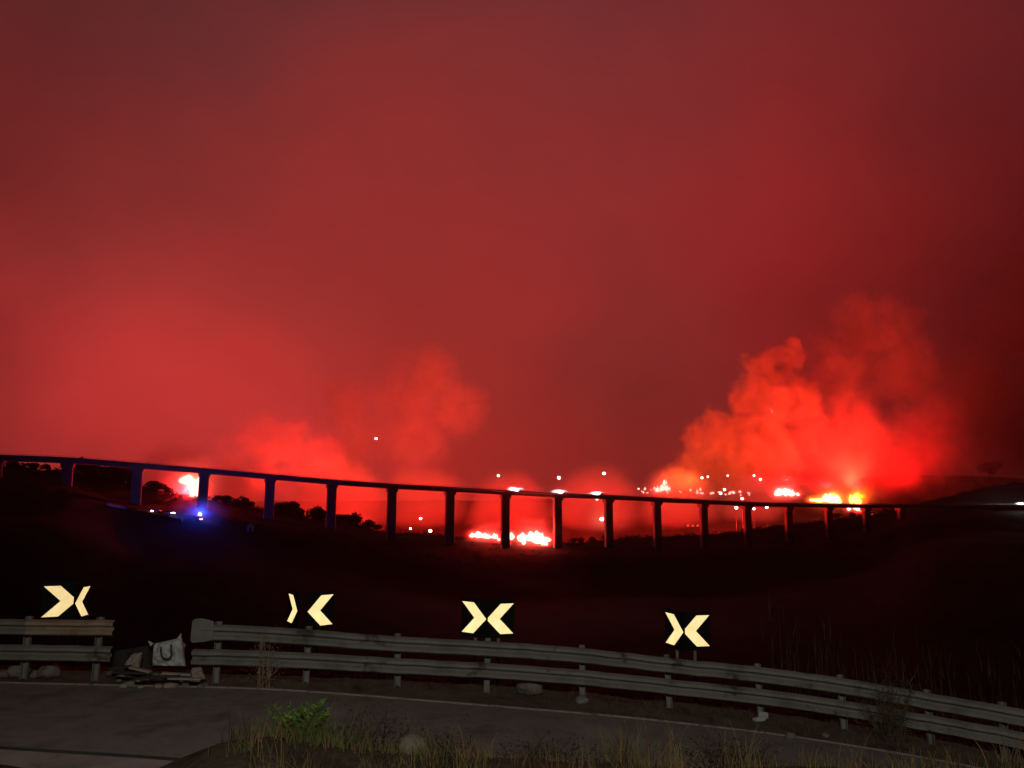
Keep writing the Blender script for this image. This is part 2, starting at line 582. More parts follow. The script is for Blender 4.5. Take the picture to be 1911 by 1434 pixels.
def guardrail(px0, px1, posts, tops, label, damaged):
    p0 = rail_pt(px0)
    root = empty('guardrail', p0, label, 'guardrail', 'guardrails along the outside of the bend')
    inv = Vector(p0)

    def top(px):
        by, ty = interp(px, RX, RBY), interp(px, tops[0], tops[1])
        return P(px, ty, interp(px, RX, RD)).z
    edges = [px0] + [p for p in posts if px0 < p < px1] + [px1]
    # beams: one panel per two posts, joints lapped
    seams = edges[::2]
    if seams[-1] != edges[-1]:
        seams.append(edges[-1])
    for lev in (0, 1):
        for si in range(len(seams) - 1):
            a, c = seams[si], seams[si + 1]
            pts = []
            n = max(4, int((c - a) / 24))
            for k in range(n + 1):
                px = a + (c + (9 if si < len(seams) - 2 else 0) - a) * k / n
                q = rail_pt(px)
                h = top(px) - q.z
                zc = q.z + h - 0.14 if lev == 0 else q.z + h * 0.45
                off = -0.10 - 0.005 * (si % 2) + 0.012 * fbm(px / 60, lev * 9.0, 1.0)
                zc += 0.008 * fbm(px / 40, 5 + lev, 1.0)
                pts.append(Vector((q.x, q.y + off, zc)) - inv)
            bm = bmesh.new()
            sweep(bm, pts, W_CLOSED)
            rust = damaged and ((si == len(seams) - 2 and px0 < 0 and lev == 0))
            o = from_bm('beam', bm, M_rusty if rust else M_galv, root, smooth=False)
            if rust:
                o['label'] = 'rusty end panel of the upper beam'
    for px in posts:
        q = rail_pt(px)
        h = top(px) - q.z
        bm = bmesh.new()
        # C-section post
        y0 = 0.0
        for (cx_, cy_, sx, sy) in ((0, 0.055, 0.10, 0.008), (-0.046, 0.02, 0.008, 0.062), (0.046, 0.02, 0.008, 0.062)):
            box(bm, (cx_, cy_ + y0, h / 2 - 0.1), (sx, sy, h + 0.24))
        o = from_bm('post', bm, M_galv, root)
        o.location = q - inv
        o.rotation_euler = (R.uniform(-.02, .02), R.uniform(-.025, .025), 0)
        for zc in (h - 0.165, h * 0.465):
            bm = bmesh.new()
            box(bm, (0, 0, 0), (0.09, 0.085, 0.15), bevel=0.008)
            s = from_bm('spacer', bm, M_galv, o)
            s.location = (0, -0.055, zc)
            bm = bmesh.new()
            tube(bm, (0, 0, 0), (0, -0.02, 0), 0.018, n=6)
            s = from_bm('bolt', bm, M_galv, o)
            s.location = (0, -0.112, zc)
    return root


guardrail(-420, 212, [-400, -260, -110, 42, 176], ([-420, 0, 210], [1148, 1153, 1155]), 'short guardrail section at the left, ending before the gap full of rubbish', True)
gr = guardrail(362, 2350, [402, 570, 742, 908, 1087, 1250, 1421, 1577, 1740, 1880, 2010, 2140, 2260],
               ([362, 430, 570, 740, 908, 1087, 1250, 1421, 1577, 1740, 1880, 2100, 2400], [1163, 1164, 1172, 1185, 1194, 1207, 1225, 1242, 1263, 1291, 1314, 1358, 1430]),
               'long double-beam guardrail curving down to the right from the rubbish gap', False)
# flared end terminal at the left end of the long rail
q = rail_pt(362)
zt = P(362, 1155, 14.0).z
bm = bmesh.new()
pr = [(-0.24, 0.01), (-0.19, 0.045), (-0.08, 0.05), (0.02, 0.03), (0.12, 0.0), (0.12, -0.29), (0.0, -0.32), (-0.22, -0.34), (-0.25, -0.30)]
for y in (-0.16, -0.20):
    pass
f1 = [bm.verts.new((a, -0.19, z)) for a, z in pr]
f2 = [bm.verts.new((a, -0.175, z)) for a, z in pr]
bm.faces.new(f1)
bm.faces.new(f2[::-1])
for i in range(len(pr)):
    j = (i + 1) % len(pr)
    bm.faces.new((f1[i], f2[i], f2[j], f1[j]))
o = from_bm('end_terminal', bm, M_galv, gr)
o.location = Vector((0.22, 0, zt - q.z - 0.02))

# ------------------------------------------------------------------ chevron boards
S = 0.0


def chevron_sign(px0, px1, y0, y1, d, dirn, label, roll=0.0, dim=1.0, postpx=None):
    """board of 0.62 m turned so that it spans px0..px1; dirn=+1 '>' or -1 '<'"""
    pc = P((px0 + px1) / 2, (y0 + y1) / 2, d)
    W = 0.58 * (y1 - y0) / 60.0 * 1.0
    H = (y1 - y0) * M(0, d) * 1.0
    Wd = 0.60 * H / 0.60
    vis = (px1 - px0) * M(0, d)
    ang = math.acos(max(0.15, min(1.0, vis / (Wd * 0.98))))
    # boards of a pair fold away from each other like an open book
    rz = math.atan2(-pc.x, pc.y) + ang * (-1 if dirn > 0 else 1)
    sx = (px0 + px1) / 2 if postpx is None else postpx
    gz = ground_z(pc.x, rail_line(pc.x)[0]) - 0.15
    root = empty('chevron_sign', (pc.x, pc.y, gz), label, 'road sign', 'white chevron boards behind the guardrail', rz=rz)
    root.rotation_euler = (0, roll, rz)
    hc = pc.z - gz
    bm = bmesh.new()
    box(bm, (0, 0.012, 0), (Wd * 1.03, 0.02, H * 1.16), bevel=0.004)
    o = from_bm('panel', bm, M_black, root)
    o.location = (0, 0, hc)
    # chevron
    hw, hh, t = Wd / 2 * 0.95, H / 2 * 0.93, Wd * 0.46
    pts = [(-hw, hh), (-hw + t, hh), (hw, 0), (-hw + t, -hh), (-hw, -hh), (hw - t, 0)]
    if dirn < 0:
        pts = [(-a, c) for a, c in pts]
    v = [(a, -0.002, c) for a, c in pts] + [(a, 0.0, c) for a, c in pts]
    f = [(0, 1, 2, 5), (5, 2, 3, 4)] + [(i, (i + 1) % 6, (i + 1) % 6 + 6, i + 6) for i in range(6)]
    o2 = pydata('chevron', v, f, M_retro, root)
    o2.location = (0, -0.001, hc)
    bm = bmesh.new()
    bmesh.ops.recalc_face_normals(bm, faces=bm.faces)
    tube(bm, (0, 0.055, -0.2), (0, 0.055, hc + H * 0.5), 0.030, n=12)
    from_bm('post', bm, M_galv, root, smooth=False)
    for zz in (-0.2, 0.2):
        bm = bmesh.new()
        box(bm, (0, 0.058, hc + zz * H / 0.6), (0.12, 0.075, 0.035), bevel=0.004)
        from_bm('clamp', bm, M_galv, root)
    return root


chevron_sign(83, 141, 1093, 1151, 15.2, 1, 'leftmost chevron board, broad and pointing right, above the short guardrail')
chevron_sign(142, 165, 1096, 1151, 15.3, -1, 'edge-on left-pointing chevron board beside the leftmost broad one')
chevron_sign(536, 553, 1110, 1163, 15.3, 1, 'thin sliver of a right-pointing chevron board, standing apart from its partner', roll=0.04)
chevron_sign(575, 621, 1111, 1168, 15.2, -1, 'left-pointing chevron board right of the thin sliver, with a gap between them')
chevron_sign(860, 905, 1124, 1182, 15.3, 1, 'right-pointing half of the bright central X of chevron boards', roll=0.02)
chevron_sign(905.5, 956, 1127, 1184, 15.3, -1, 'left-pointing half of the bright central X of chevron boards', roll=0.02)
chevron_sign(1240, 1272, 1146, 1204, 15.4, 1, 'narrow right-pointing half of the rightmost X of chevron boards', roll=0.03)
chevron_sign(1272.5, 1321, 1149, 1207, 15.4, -1, 'broad left-pointing half of the rightmost X of chevron boards', roll=0.02)

# ------------------------------------------------------------------ viaduct
vi_pts = []
for i in range(0, 100):
    px = -160 + i * (2120 + 160) / 99.0
    Yb = bridge_Y(min(px, 1700)) if px < 1700 else bridge_Y(1700) + (px - 1700) * 0.10
    ty = interp(px, DTX, DTY) if px > 0 else 848 + px * 0.045
    if px > 1911: ty = 941 + (px - 1911) * 0.005
    p = P(px, ty, Yb)
    vi_pts.append(p)
vo = Vector(vi_pts[40])
vroot = empty('viaduct', vo, 'long dark concrete viaduct on slab piers crossing the burning valley', 'bridge')
DK = 2.35    # deck depth
top_h = 1.0  # rail above deck
pts = [p - vo - Vector((0, 0, top_h)) for p in vi_pts]
bm = bmesh.new()
# near side vector is +side (towards camera, t.y,-t.x)
sweep(bm, pts, [(6.0, 0), (6.0, -0.35), (3.6, -0.7), (2.9, -DK), (-2.9, -DK), (-3.6, -0.7), (-6.0, -0.35), (-6.0, 0)])
from_bm('deck', bm, M_bridge, vroot)
for s_ in (1, -1):
    bm = bmesh.new()
    sweep(bm, pts, [(s_ * 6.05, 0.32), (s_ * 6.05, -0.4), (s_ * 5.7, 0.003), (s_ * 5.7, 0.32)])
    from_bm('kerb', bm, M_bridge, vroot)
    for zz in (0.40, 0.95):
        bm = bmesh.new()
        sweep(bm, pts, [(s_ * 5.95, zz - 0.06), (s_ * 5.80, zz - 0.06), (s_ * 5.80, zz + 0.06), (s_ * 5.95, zz + 0.06)])
        from_bm('parapet_rail', bm, M_galv, vroot)
    bm = bmesh.new()
    for i in range(len(pts) - 1):
        a, c = pts[i], pts[i + 1]
        t = (c - a); t.z = 0; t.normalize()
        sd = Vector((t.y, -t.x, 0))
        nseg = max(1, int((c - a).length / 3.0))
        for k in range(nseg):
            p = a + (c - a) * k / nseg + sd * s_ * 5.87
            box(bm, (p.x, p.y, p.z + 0.6), (0.14, 0.10, 0.8))
    o = from_bm('parapet_post', bm, M_galv, vroot)
    o['kind'] = 'stuff'


def vi_at(px):
    i = (px + 160) / ((2120 + 160) / 99.0)
    k = max(0, min(98, int(i)))
    return vi_pts[k].lerp(vi_pts[k + 1], i - k), (vi_pts[k + 1] - vi_pts[k])


pier_mesh = None
for n_, px in enumerate(PIERS):
    p, t = vi_at(px)
    t.z = 0; t.normalize()
    base = terrain_z(p.x, p.y) - 2.5
    topz = p.z - top_h - DK
    h = topz - base
    bm = bmesh.new()
    w0, w1 = 2.25, 2.0     # half widths along the deck at top / bottom
    d0 = 1.6
    ring = []
    for (z, ww, dd) in ((0, 2.75, d0 + .2), (h * 0.5, 2.6, d0), (h - 2.0, 2.6, d0), (h - 1.9, 2.6, d0)):
        c_ = [(-ww, -dd + .4), (-ww + .4, -dd), (ww - .4, -dd), (ww, -dd + .4), (ww, dd - .4), (ww - .4, dd), (-ww + .4, dd), (-ww, dd - .4)]
        ring.append([bm.verts.new((a, c, z)) for a, c in c_])
    for i in range(len(ring) - 1):
        for j in range(8):
            bm.faces.new((ring[i][j], ring[i][(j + 1) % 8], ring[i + 1][(j + 1) % 8], ring[i + 1][j]))
    bm.faces.new(ring[0][::-1]); bm.faces.new(ring[-1])
    o = from_bm('pier', bm, M_bridge, vroot)
    o.location = Vector((p.x, p.y, base)) - vo
    ang = math.atan2(t.y, t.x)
    o.rotation_euler = (0, 0, ang)
    bm = bmesh.new()
    prof = [(-2.65, h - 1.95), (2.65, h - 1.95), (3.1, h - 0.9), (3.1, h - 0.02), (-3.1, h - 0.02), (-3.1, h - 0.9)]
    a_ = [bm.verts.new((x, -2.6, z)) for x, z in prof]
    b_ = [bm.verts.new((x, 2.6, z)) for x, z in prof]
    bm.faces.new(a_); bm.faces.new(b_[::-1])
    for i in range(6):
        j = (i + 1) % 6
        bm.faces.new((a_[i], b_[i], b_[j], a_[j]))
    from_bm('pier_cap', bm, M_bridge, o)


# ------------------------------------------------------------------ vehicles
def lerp3(a, c, t): return a + (c - a) * t


M_head = mat_emit('headlight_glow', (1.0, 0.95, 0.97), 60)
M_tail = mat_emit('tail_light', (1.0, 0.05, 0.02), 6)
M_blue = mat_emit('blue_beacon', (0.25, 0.5, 1.0), 30)
M_amber = mat_emit('lamp_warm', (1.0, 0.86, 0.62), 22)
M_white = mat_emit('lamp_white', (0.85, 1.0, 0.92), 26)
M_pink = mat_emit('lamp_pink', (1.0, 0.50, 0.45), 16)


def car(p, rz, mat, label, group=None, lamp=260.0, back=False, name='car'):
    root = empty(name, p, label, 'car', group, rz)
    sec = [(-2.15, .45, .75, .80), (-2.05, .35, .95, .85), (-1.2, .28, 1.0, .88), (-0.2, .28, 1.0, .88), (1.0, .28, .95, .88), (1.9, .32, .82, .84), (2.15, .42, .68, .76)]
    bm = bmesh.new()
    rg = []
    for x, zl, zh, hw in sec:
        rg.append([bm.verts.new((x, s, z)) for s, z in ((-hw, zl + .1), (-hw * .92, zl), (hw * .92, zl), (hw, zl + .1), (hw, zh - .1), (hw * .9, zh), (-hw * .9, zh), (-hw, zh - .1))])
    for i in range(len(rg) - 1):
        for j in range(8):
            bm.faces.new((rg[i][j], rg[i][(j + 1) % 8], rg[i + 1][(j + 1) % 8], rg[i + 1][j]))
    bm.faces.new(rg[0][::-1]); bm.faces.new(rg[-1])
    from_bm('body', bm, mat, root)
    bm = bmesh.new()
    lo = [(-1.75, .98), (1.05, .96)]
    hi = [(-1.25, 1.43), (0.35, 1.43)]
    vs = []
    for x, z in lo:
        vs += [bm.verts.new((x, -.78, z)), bm.verts.new((x, .78, z))]
    for x, z in hi:
        vs += [bm.verts.new((x, -.62, z)), bm.verts.new((x, .62, z))]
    for f in ((0, 1, 3, 2), (4, 6, 7, 5), (0, 4, 5, 1), (2, 3, 7, 6), (0, 2, 6, 4), (1, 5, 7, 3)):
        bm.faces.new([vs[i] for i in f])
    from_bm('windows', bm, M_glass, root)
    bm = bmesh.new()
    box(bm, (-0.45, 0, 1.45), (1.62, 1.22, 0.05), bevel=.02)
    from_bm('roof', bm, mat, root)
    for x in (-1.35, 1.35):
        for s in (-1, 1):
            bm = bmesh.new()
            tube(bm, (x, s * .72, .32), (x, s * .92, .32), .32, n=14)
            from_bm('wheel', bm, M_tyre, root)
    for s in (-1, 1):
        bm = bmesh.new()
        box(bm, (1.82, s * .70, .72), (.80, .40, .32), bevel=.05)
        from_bm('headlight', bm, M_head, root)
        bm = bmesh.new()
        box(bm, (-2.14, s * .6, .8), (.06, .25, .14), bevel=.01)
        from_bm('tail_light', bm, M_tail, root)
    if lamp:
        for s in (-1, 1):
            ld = bpy.data.lights.new('headlight_beam', 'SPOT')
            ld.energy = lamp * 60
            ld.color = (1, .95, .92)
            ld.spot_size = radians(120)
            ld.spot_blend = .8
            ld.shadow_soft_size = .12
            lo_ = bpy.data.objects.new('headlight_beam', ld)
            COL.objects.link(lo_)
            lo_.parent = root
            lo_.location = (2.25, s * .58, .66)
            lo_.rotation_euler = (0, radians(-88), 0)
    return root


def bridge_car(px, label, fwd=-1, off=3.0, mat=None):
    p, t = vi_at(px)
    t.z = 0; t.normalize()
    sd = Vector((t.y, -t.x, 0))
    q = p - Vector((0, 0, top_h)) + sd * off
    ang = math.atan2(t.y, t.x) + (pi if fwd < 0 else 0)
    ang += radians(0)
    return car(q, ang, mat or M_carw, label, 'cars with their headlights on crossing the viaduct')


bridge_car(966, 'white car with headlights on the viaduct, left one of three together', off=3.6)
bridge_car(1047, 'white car with headlights on the viaduct, middle one of three together', off=3.6)
bridge_car(1116, 'white car with headlights on the viaduct, right one of three together', off=3.6)
bridge_car(1904, 'white car with dazzling headlights at the far right end of the road', off=3.6)


# emergency vehicle under the bridge with a blue beacon
def fire_engine(p, rz, label):
    root = empty('fire_engine', p, label, 'fire engine', None, rz)
    bm = bmesh.new(); box(bm, (2.7, 0, 1.65), (1.9, 2.3, 1.9), bevel=.15); from_bm('cab', bm, M_redp, root)
    bm = bmesh.new(); box(bm, (-1.1, 0, 1.75), (5.4, 2.35, 2.2), bevel=.08); from_bm('body', bm, M_redp, root)
    bm = bmesh.new(); box(bm, (0.3, 0, .62), (7.4, 2.1, .25), bevel=.03); from_bm('chassis', bm, M_tyre, root)
    bm = bmesh.new(); box(bm, (3.62, 0, 2.0), (.1, 2.0, .85), bevel=.03); from_bm('windscreen', bm, M_glass, root)
    for s in (-1, 1):
        bm = bmesh.new(); box(bm, (2.8, s * 1.15, 2.05), (1.0, .06, .7), bevel=.02); from_bm('side_window', bm, M_glass, root)
        bm = bmesh.new(); box(bm, (3.66, s * .85, 1.05), (.1, .3, .2), bevel=.02); from_bm('headlight', bm, M_amber, root)
        for k in range(3):
            bm = bmesh.new(); box(bm, (-2.9 + k * 1.7, s * 1.18, 1.8), (1.5, .05, 1.6), bevel=.015); from_bm('shutter', bm, M_galv, root)
        for x in (-2.2, 2.5):
            bm = bmesh.new(); tube(bm, (x, s * .8, .48), (x, s * 1.15, .48), .48, n=16); from_bm('wheel', bm, M_tyre, root)
    bm = bmesh.new()
    for s in (-.35, .35): tube(bm, (-3.6, s, 3.0), (3.0, s, 3.05), .05, n=6)
    for k in range(12): tube(bm, (-3.4 + k * .55, -.35, 3.0), (-3.4 + k * .55, .35, 3.0), .03, n=6)
    from_bm('ladder', bm, M_galv, root)
    bm = bmesh.new(); box(bm, (2.9, 0, 2.75), (.5, 2.0, .3), bevel=.06); from_bm('light_bar', bm, M_card, root)
    bm = bmesh.new()
    bmesh.ops.create_icosphere(bm, subdivisions=3, radius=1.0)
    bmesh.ops.scale(bm, vec=(.62, .62, .6), verts=bm.verts)
    o = from_bm('beacon', bm, M_blue, root, smooth=True)
    o.location = (2.9, 0, 3.3)
    ld = bpy.data.lights.new('beacon_light', 'POINT')
    ld.energy = 11000
    ld.color = (.015, .05, 1)
    ld.shadow_soft_size = .3
    lo_ = bpy.data.objects.new('beacon_light', ld)
    COL.objects.link(lo_)
    lo_.parent = root
    lo_.location = (2.9, 0, 4.6)
    return root


def on_ground(px, py, y_lo=200, y_hi=1500, guess=None):
    """first ground point seen along the photo ray px,py"""
    y = y_lo
    while y < y_hi:
        p = P(px, py, y)
        if terrain_z(p.x, p.y) >= p.z:
            return p
        y += 2.0
    return P(px, py, guess or 700)


fe = on_ground(372, 975, 200, 470, 400)
fire_engine((fe.x - 2.6, fe.y, terrain_z(fe.x, fe.y) - .05), radians(-12), 'fire engine with a blazing blue beacon on the dark slope below the viaduct')
for px, py, mt, lab in ((292, 957, M_carw, 'pale car parked farthest left on the slope road near the fire engine'), (316, 962, M_carw, 'pale car parked on the slope road between the other car and the fire engine')):
    g = on_ground(px, py, 200, 470, 400)
    c_ = car((g.x, g.y, terrain_z(g.x, g.y) + .02), radians(-170 if px < 300 else -8), mt, lab, 'cars parked on the slope road', lamp=2 if px < 300 else 1)

# low pale wall along the slope road
wp = []
for px, py in ((205, 942), (240, 949), (275, 956), (310, 962), (345, 969)):
    g = on_ground(px, py + 3, 200, 470, 400)
    wp.append(Vector((g.x, g.y - 3, terrain_z(g.x, g.y - 3) - .2)))
bm = bmesh.new()
sweep(bm, [p - wp[0] for p in wp], [(.25, 0), (.25, 1.3), (-.25, 1.3), (-.25, 0)])
o = from_bm('retaining_wall', bm, M_plaster)
o.location = wp[0]
tag(o, 'low pale wall running along the slope towards the fire engine', 'wall')

# small pale gabled hut right of the fire engine
g = on_ground(467, 992, 200, 470, 400)
root = empty('hut', (g.x, g.y, terrain_z(g.x, g.y) - .3), 'small pale gabled hut on the dark slope right of the blue beacon', 'hut', rz=radians(10))
bm = bmesh.new(); box(bm, (0, 0, 1.2), (2.6, 3, 2.4)); from_bm('wall', bm, M_plaster, root)
bm = bmesh.new()
vs = [bm.verts.new(v) for v in ((-1.6, -1.7, 2.42), (1.6, -1.7, 2.42), (0, -1.7, 3.9), (-1.6, 1.7, 2.42), (1.6, 1.7, 2.42), (0, 1.7, 3.9))]
for f in ((0, 1, 2), (5, 4, 3), (0, 2, 5, 3), (1, 4, 5, 2), (0, 3, 4, 1)): bm.faces.new([vs[i] for i in f])
from_bm('roof', bm, M_plaster, root)
bm = bmesh.new(); box(bm, (0.2, -1.52, 1.0), (.8, .05, 1.9)); from_bm('door', bm, M_card, root)

# ------------------------------------------------------------------ street lamps and lights of the settlements
def lamp(px, py, Y, r_px, mat, label, group, glow=0.0, cat='street lamp', col=(1, .9, .75)):
    p = P(px, py, Y)
    g = terrain_z(p.x, p.y)
    hgt = max(3.0, min(9.0, p.z - g))
    if p.z - g > 9.5: hgt = p.z - g
    if p.z - g < 3.0:
        pass
    root = empty('street_lamp', (p.x, p.y, p.z - hgt), label, cat, group)
    r = r_px * M(0, Y)
    bm = bmesh.new(); tube(bm, (0, 0.6 + r, -.5), (0, 0.6 + r, hgt + r), .12, .07, n=8); from_bm('pole', bm, M_pole, root)
    bm = bmesh.new(); tube(bm, (0, 0.6 + r, hgt + r), (0, -.1, hgt + r + .12), .06, n=6); from_bm('arm', bm, M_pole, root)
    bm = bmesh.new(); box(bm, (0, -.1, hgt + r + .18), (.5, .9, .2), bevel=.05); from_bm('housing', bm, M_pole, root)
    bm = bmesh.new()
    bmesh.ops.create_icosphere(bm, subdivisions=2, radius=r)
    bmesh.ops.scale(bm, vec=(1, 1, .85), verts=bm.verts)
    o = from_bm('lantern', bm, mat, root, smooth=True)
    o.location = (0, 0, hgt)
    return root


def ground_under(px, py, Y):
    p = P(px, py, Y)
    return terrain_z(p.x, p.y)


G1 = 'street lamps on the far slopes beyond the viaduct'
lamp(702, 819, 1000, 2.2, M_white, 'lone high greenish white lamp over the smoke left of centre', G1)
lamp(930, 888, 900, 1.8, M_amber, 'dim yellowish lamp above the deck, left of the other two in its row', G1)
lamp(1043, 892, 900, 2.6, M_amber, 'warm lamp directly above the middle car on the viaduct', G1)
lamp(1127, 884, 900, 2.4, M_white, 'white lamp above the deck, up and right of the right-hand car', G1)
lamp(1114, 932, 900, 2.4, M_amber, 'warm lamp just under the deck below the right-hand car', G1)
lamp(1123, 969, 800, 3.2, M_amber, 'bright yellow lamp low between the piers beside the middle valley pier', G1)
lamp(1440, 768, 950, 2.0, M_pink, 'lone pink lamp high up inside the orange smoke column', G1)
lamp(785, 968, 560, 2.2, M_white, 'white lamp, topmost of three in the opening left of the valley fire', G1)
lamp(766, 987, 560, 1.7, M_amber, 'small yellow lamp, leftmost of three in the opening left of the valley fire', G1)
lamp(803, 991, 560, 2.8, M_amber, 'orange lamp, lowest of three in the opening left of the valley fire', G1)
G2 = 'lamps in the burning settlement on the right'
for px, py, r, mt, lab in (
        (1310, 892, 2.2, M_pink, 'left lamp of the close pair in the upper row over the right-hand fire line'),
        (1321, 890, 1.6, M_pink, 'right lamp of the close pair in the upper row over the right-hand fire line'),
        (1358, 888, 1.5, M_pink, 'faint lamp in the middle of the upper row over the right-hand fire line'),
        (1407, 888, 1.9, M_pink, 'pink lamp at the right end of the upper row, above its neighbour'),
        (1419, 895, 2.2, M_pink, 'pink lamp at the right end of the upper row, below its neighbour'),
        (1345, 921, 1.9, M_amber, 'warm lamp low over the deck, left of the close pair'),
        (1352, 914, 2.2, M_amber, 'warm lamp low over the deck, right of the close pair'),
        (1385, 931, 2.4, M_pink, 'lamp sitting right on the deck line left of the tall white fire'),
        (1374, 948, 2.5, M_white, 'white lamp under the deck, left of three below the fire line'),
        (1407, 950, 2.2, M_pink, 'pinkish lamp under the deck, middle of three below the fire line'),
        (1431, 947, 2.5, M_white, 'white lamp under the deck, right of three below the fire line')):
    lamp(px, py, 830 if py < 930 else 760, r, mt, lab, G2)

# ------------------------------------------------------------------ fires
M_core = mat_emit('flame_core', (1.0, 0.50, 0.36), 4)
M_coreY = mat_emit('flame_core_yellow', (1.0, 0.42, 0.06), 7)


def mat_glow_halo(name, col, st):  # emissive volume that paints a glow halo round a flame
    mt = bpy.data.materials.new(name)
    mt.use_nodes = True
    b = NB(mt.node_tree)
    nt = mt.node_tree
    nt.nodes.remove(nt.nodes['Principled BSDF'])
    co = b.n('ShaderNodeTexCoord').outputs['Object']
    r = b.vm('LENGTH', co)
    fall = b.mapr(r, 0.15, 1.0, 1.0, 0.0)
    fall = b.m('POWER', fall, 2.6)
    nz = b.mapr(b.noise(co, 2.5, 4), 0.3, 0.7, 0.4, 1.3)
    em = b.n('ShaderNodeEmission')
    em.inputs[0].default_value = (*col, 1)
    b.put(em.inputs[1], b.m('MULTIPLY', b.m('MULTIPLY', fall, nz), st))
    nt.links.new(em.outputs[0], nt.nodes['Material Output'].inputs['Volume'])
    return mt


def flame_mesh(wd, ht, seed):
    bm = bmesh.new()
    bmesh.ops.create_icosphere(bm, subdivisions=3, radius=1)
    for v in bm.verts:
        z = (v.co.z + 1) / 2
        prof = (1 - z) ** 0.55 * 1.25 if z > 0.25 else 1.0
        n_ = noise.noise(Vector((v.co.x * 1.3 + seed * 7, v.co.y * 1.3, z * 2.2))) * 0.45
        rr = max(0.02, prof * (1 + n_))
        v.co.x *= rr * wd / 2
        v.co.y *= rr * wd / 2
        tip = noise.noise(Vector((v.co.x * 3 / wd + seed * 3, seed * 1.7, 0.5)))
        v.co.x += z * z * wd * 0.45 * noise.noise(Vector((seed * 2.1, z * 1.5, 0)))
        v.co.z = z * ht * (1 + 0.35 * tip)
    return bm


def fire(name_label, tongues, Y, power, col=(1, .09, .03), core=None, halo_mat=None, cat='fire', group='fires burning in the valley', drop=0.0, lh=6.0, halo_st=0.4, gs=1.6, soft=3.0, ldy=-6.0, omni=None, tilt=38):
    if halo_mat:
        # ragged fringe of smaller tongues between the main ones
        extra = []
        for (px, py, wpx, hpx) in tongues:
            for _ in range(3):
                k_ = R.uniform(.25, .65)
                extra.append((px + R.uniform(-.8, .8) * wpx, py + R.uniform(-.12, .10) * hpx, wpx * k_ * .8, hpx * R.uniform(.35, 1.0)))
        tongues = tongues + extra
    xs = [t[0] for t in tongues]
    ys = [t[1] for t in tongues]
    c = P(sum(xs) / len(xs), sum(ys) / len(ys), Y)
    root = empty('fire', c, name_label, cat, group)
    for k, (px, py, wpx, hpx) in enumerate(tongues):
        p = P(px, py, Y + R.uniform(-2, 2))
        bm = flame_mesh(wpx * M(0, Y) * .72, hpx * M(0, Y) * .8, R.uniform(0, 50))
        o = from_bm('flame', bm, core or M_core, root, smooth=True)
        o.location = p - c
        if halo_mat:  # two glow shells put round the flame, wide outer and tight inner
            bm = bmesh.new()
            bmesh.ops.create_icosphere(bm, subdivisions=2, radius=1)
            h = from_bm('flame_glow_outer', bm, halo_mat, o, smooth=True)
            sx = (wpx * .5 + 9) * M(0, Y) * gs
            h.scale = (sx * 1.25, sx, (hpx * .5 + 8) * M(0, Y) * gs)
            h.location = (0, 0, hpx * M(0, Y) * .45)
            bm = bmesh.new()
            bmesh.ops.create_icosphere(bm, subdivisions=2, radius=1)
            h = from_bm('flame_glow_inner', bm, HALO_Y2 if halo_mat is HALO_Y else HALO_C, o, smooth=True)
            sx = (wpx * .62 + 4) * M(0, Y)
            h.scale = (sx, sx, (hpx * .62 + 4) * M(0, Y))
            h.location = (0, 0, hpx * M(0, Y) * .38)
    if power:
        # spot aimed up and back so this side stays dark, unless omni
        ld = bpy.data.lights.new('fire_light', 'SPOT' if omni is not True else 'POINT')
        ld.energy = power
        if omni is not True:
            ld.spot_size = radians(150)
            ld.spot_blend = 0.55
        ld.color = col
        ld.shadow_soft_size = soft
        lo_ = bpy.data.objects.new('fire_light', ld)
        COL.objects.link(lo_)
        lo_.parent = root
        lo_.location = (0, ldy, lh)
        lo_.rotation_euler = (radians(180 - tilt), 0, 0)
    return root


HALO_R = mat_glow_halo('glow_halo_red', (1.0, 0.018, 0.015), 0.07)
HALO_Y = mat_glow_halo('glow_halo_yellow', (1.0, 0.10, 0.006), 0.08)
HALO_C = mat_glow_halo('glow_halo_pale', (1.0, 0.20, 0.15), 0.6)
HALO_Y2 = mat_glow_halo('glow_halo_gold', (1.0, 0.42, 0.05), 0.7)
YL = bridge_Y(355) + 55
fire('tall white-hot fire behind the viaduct pier at the left', [(350, 903, 26, 20), (360, 918, 30, 34), (370, 932, 24, 42), (340, 900, 16, 12), (376, 934, 14, 30)], YL, 1.6e5, halo_mat=HALO_R, lh=4)
fire('low wide fire on the valley floor left of the valley pier', [(893, 1004, 20, 14), (906, 1005, 22, 13), (922, 1005, 14, 8), (932, 1009, 10, 5)], 515, 4.5e4, omni=True, col=(1, .02, .015), halo_mat=HALO_R, lh=5)
fire('longest white fire on the valley floor right of the valley pier', [(955, 1007, 13, 17), (975, 1007, 20, 14), (990, 1010, 26, 20), (1003, 1015, 34, 26), (1020, 1012, 20, 12), (1018, 1018, 8, 6)], 512, 8e4, omni=True, col=(1, .02, .015), halo_mat=HALO_R, lh=5)
YR = 780
fire('round pinkish white fire over the deck, leftmost of the three big right-hand fires', [(1455, 924, 20, 16), (1467, 924, 24, 17), (1478, 926, 16, 10)], YR, 1.3e6, col=(1, .003, .003), halo_mat=HALO_R, lh=14)
fire('long white fire with yellow fringe, middle of the three big right-hand fires', [(1532, 937, 14, 8), (1544, 937, 18, 16), (1554, 938, 20, 22), (1562, 939, 10, 20), (1518, 935, 8, 4)], YR, 1.6e6, col=(1, .003, .003), halo_mat=HALO_Y, lh=14)
fire('pointed yellow fire, rightmost of the three big right-hand fires', [(1592, 939, 9, 14), (1598, 940, 13, 24), (1604, 940, 7, 11)], YR, 1.1e6, col=(1, .003, .003), core=M_coreY, halo_mat=HALO_Y, lh=14)
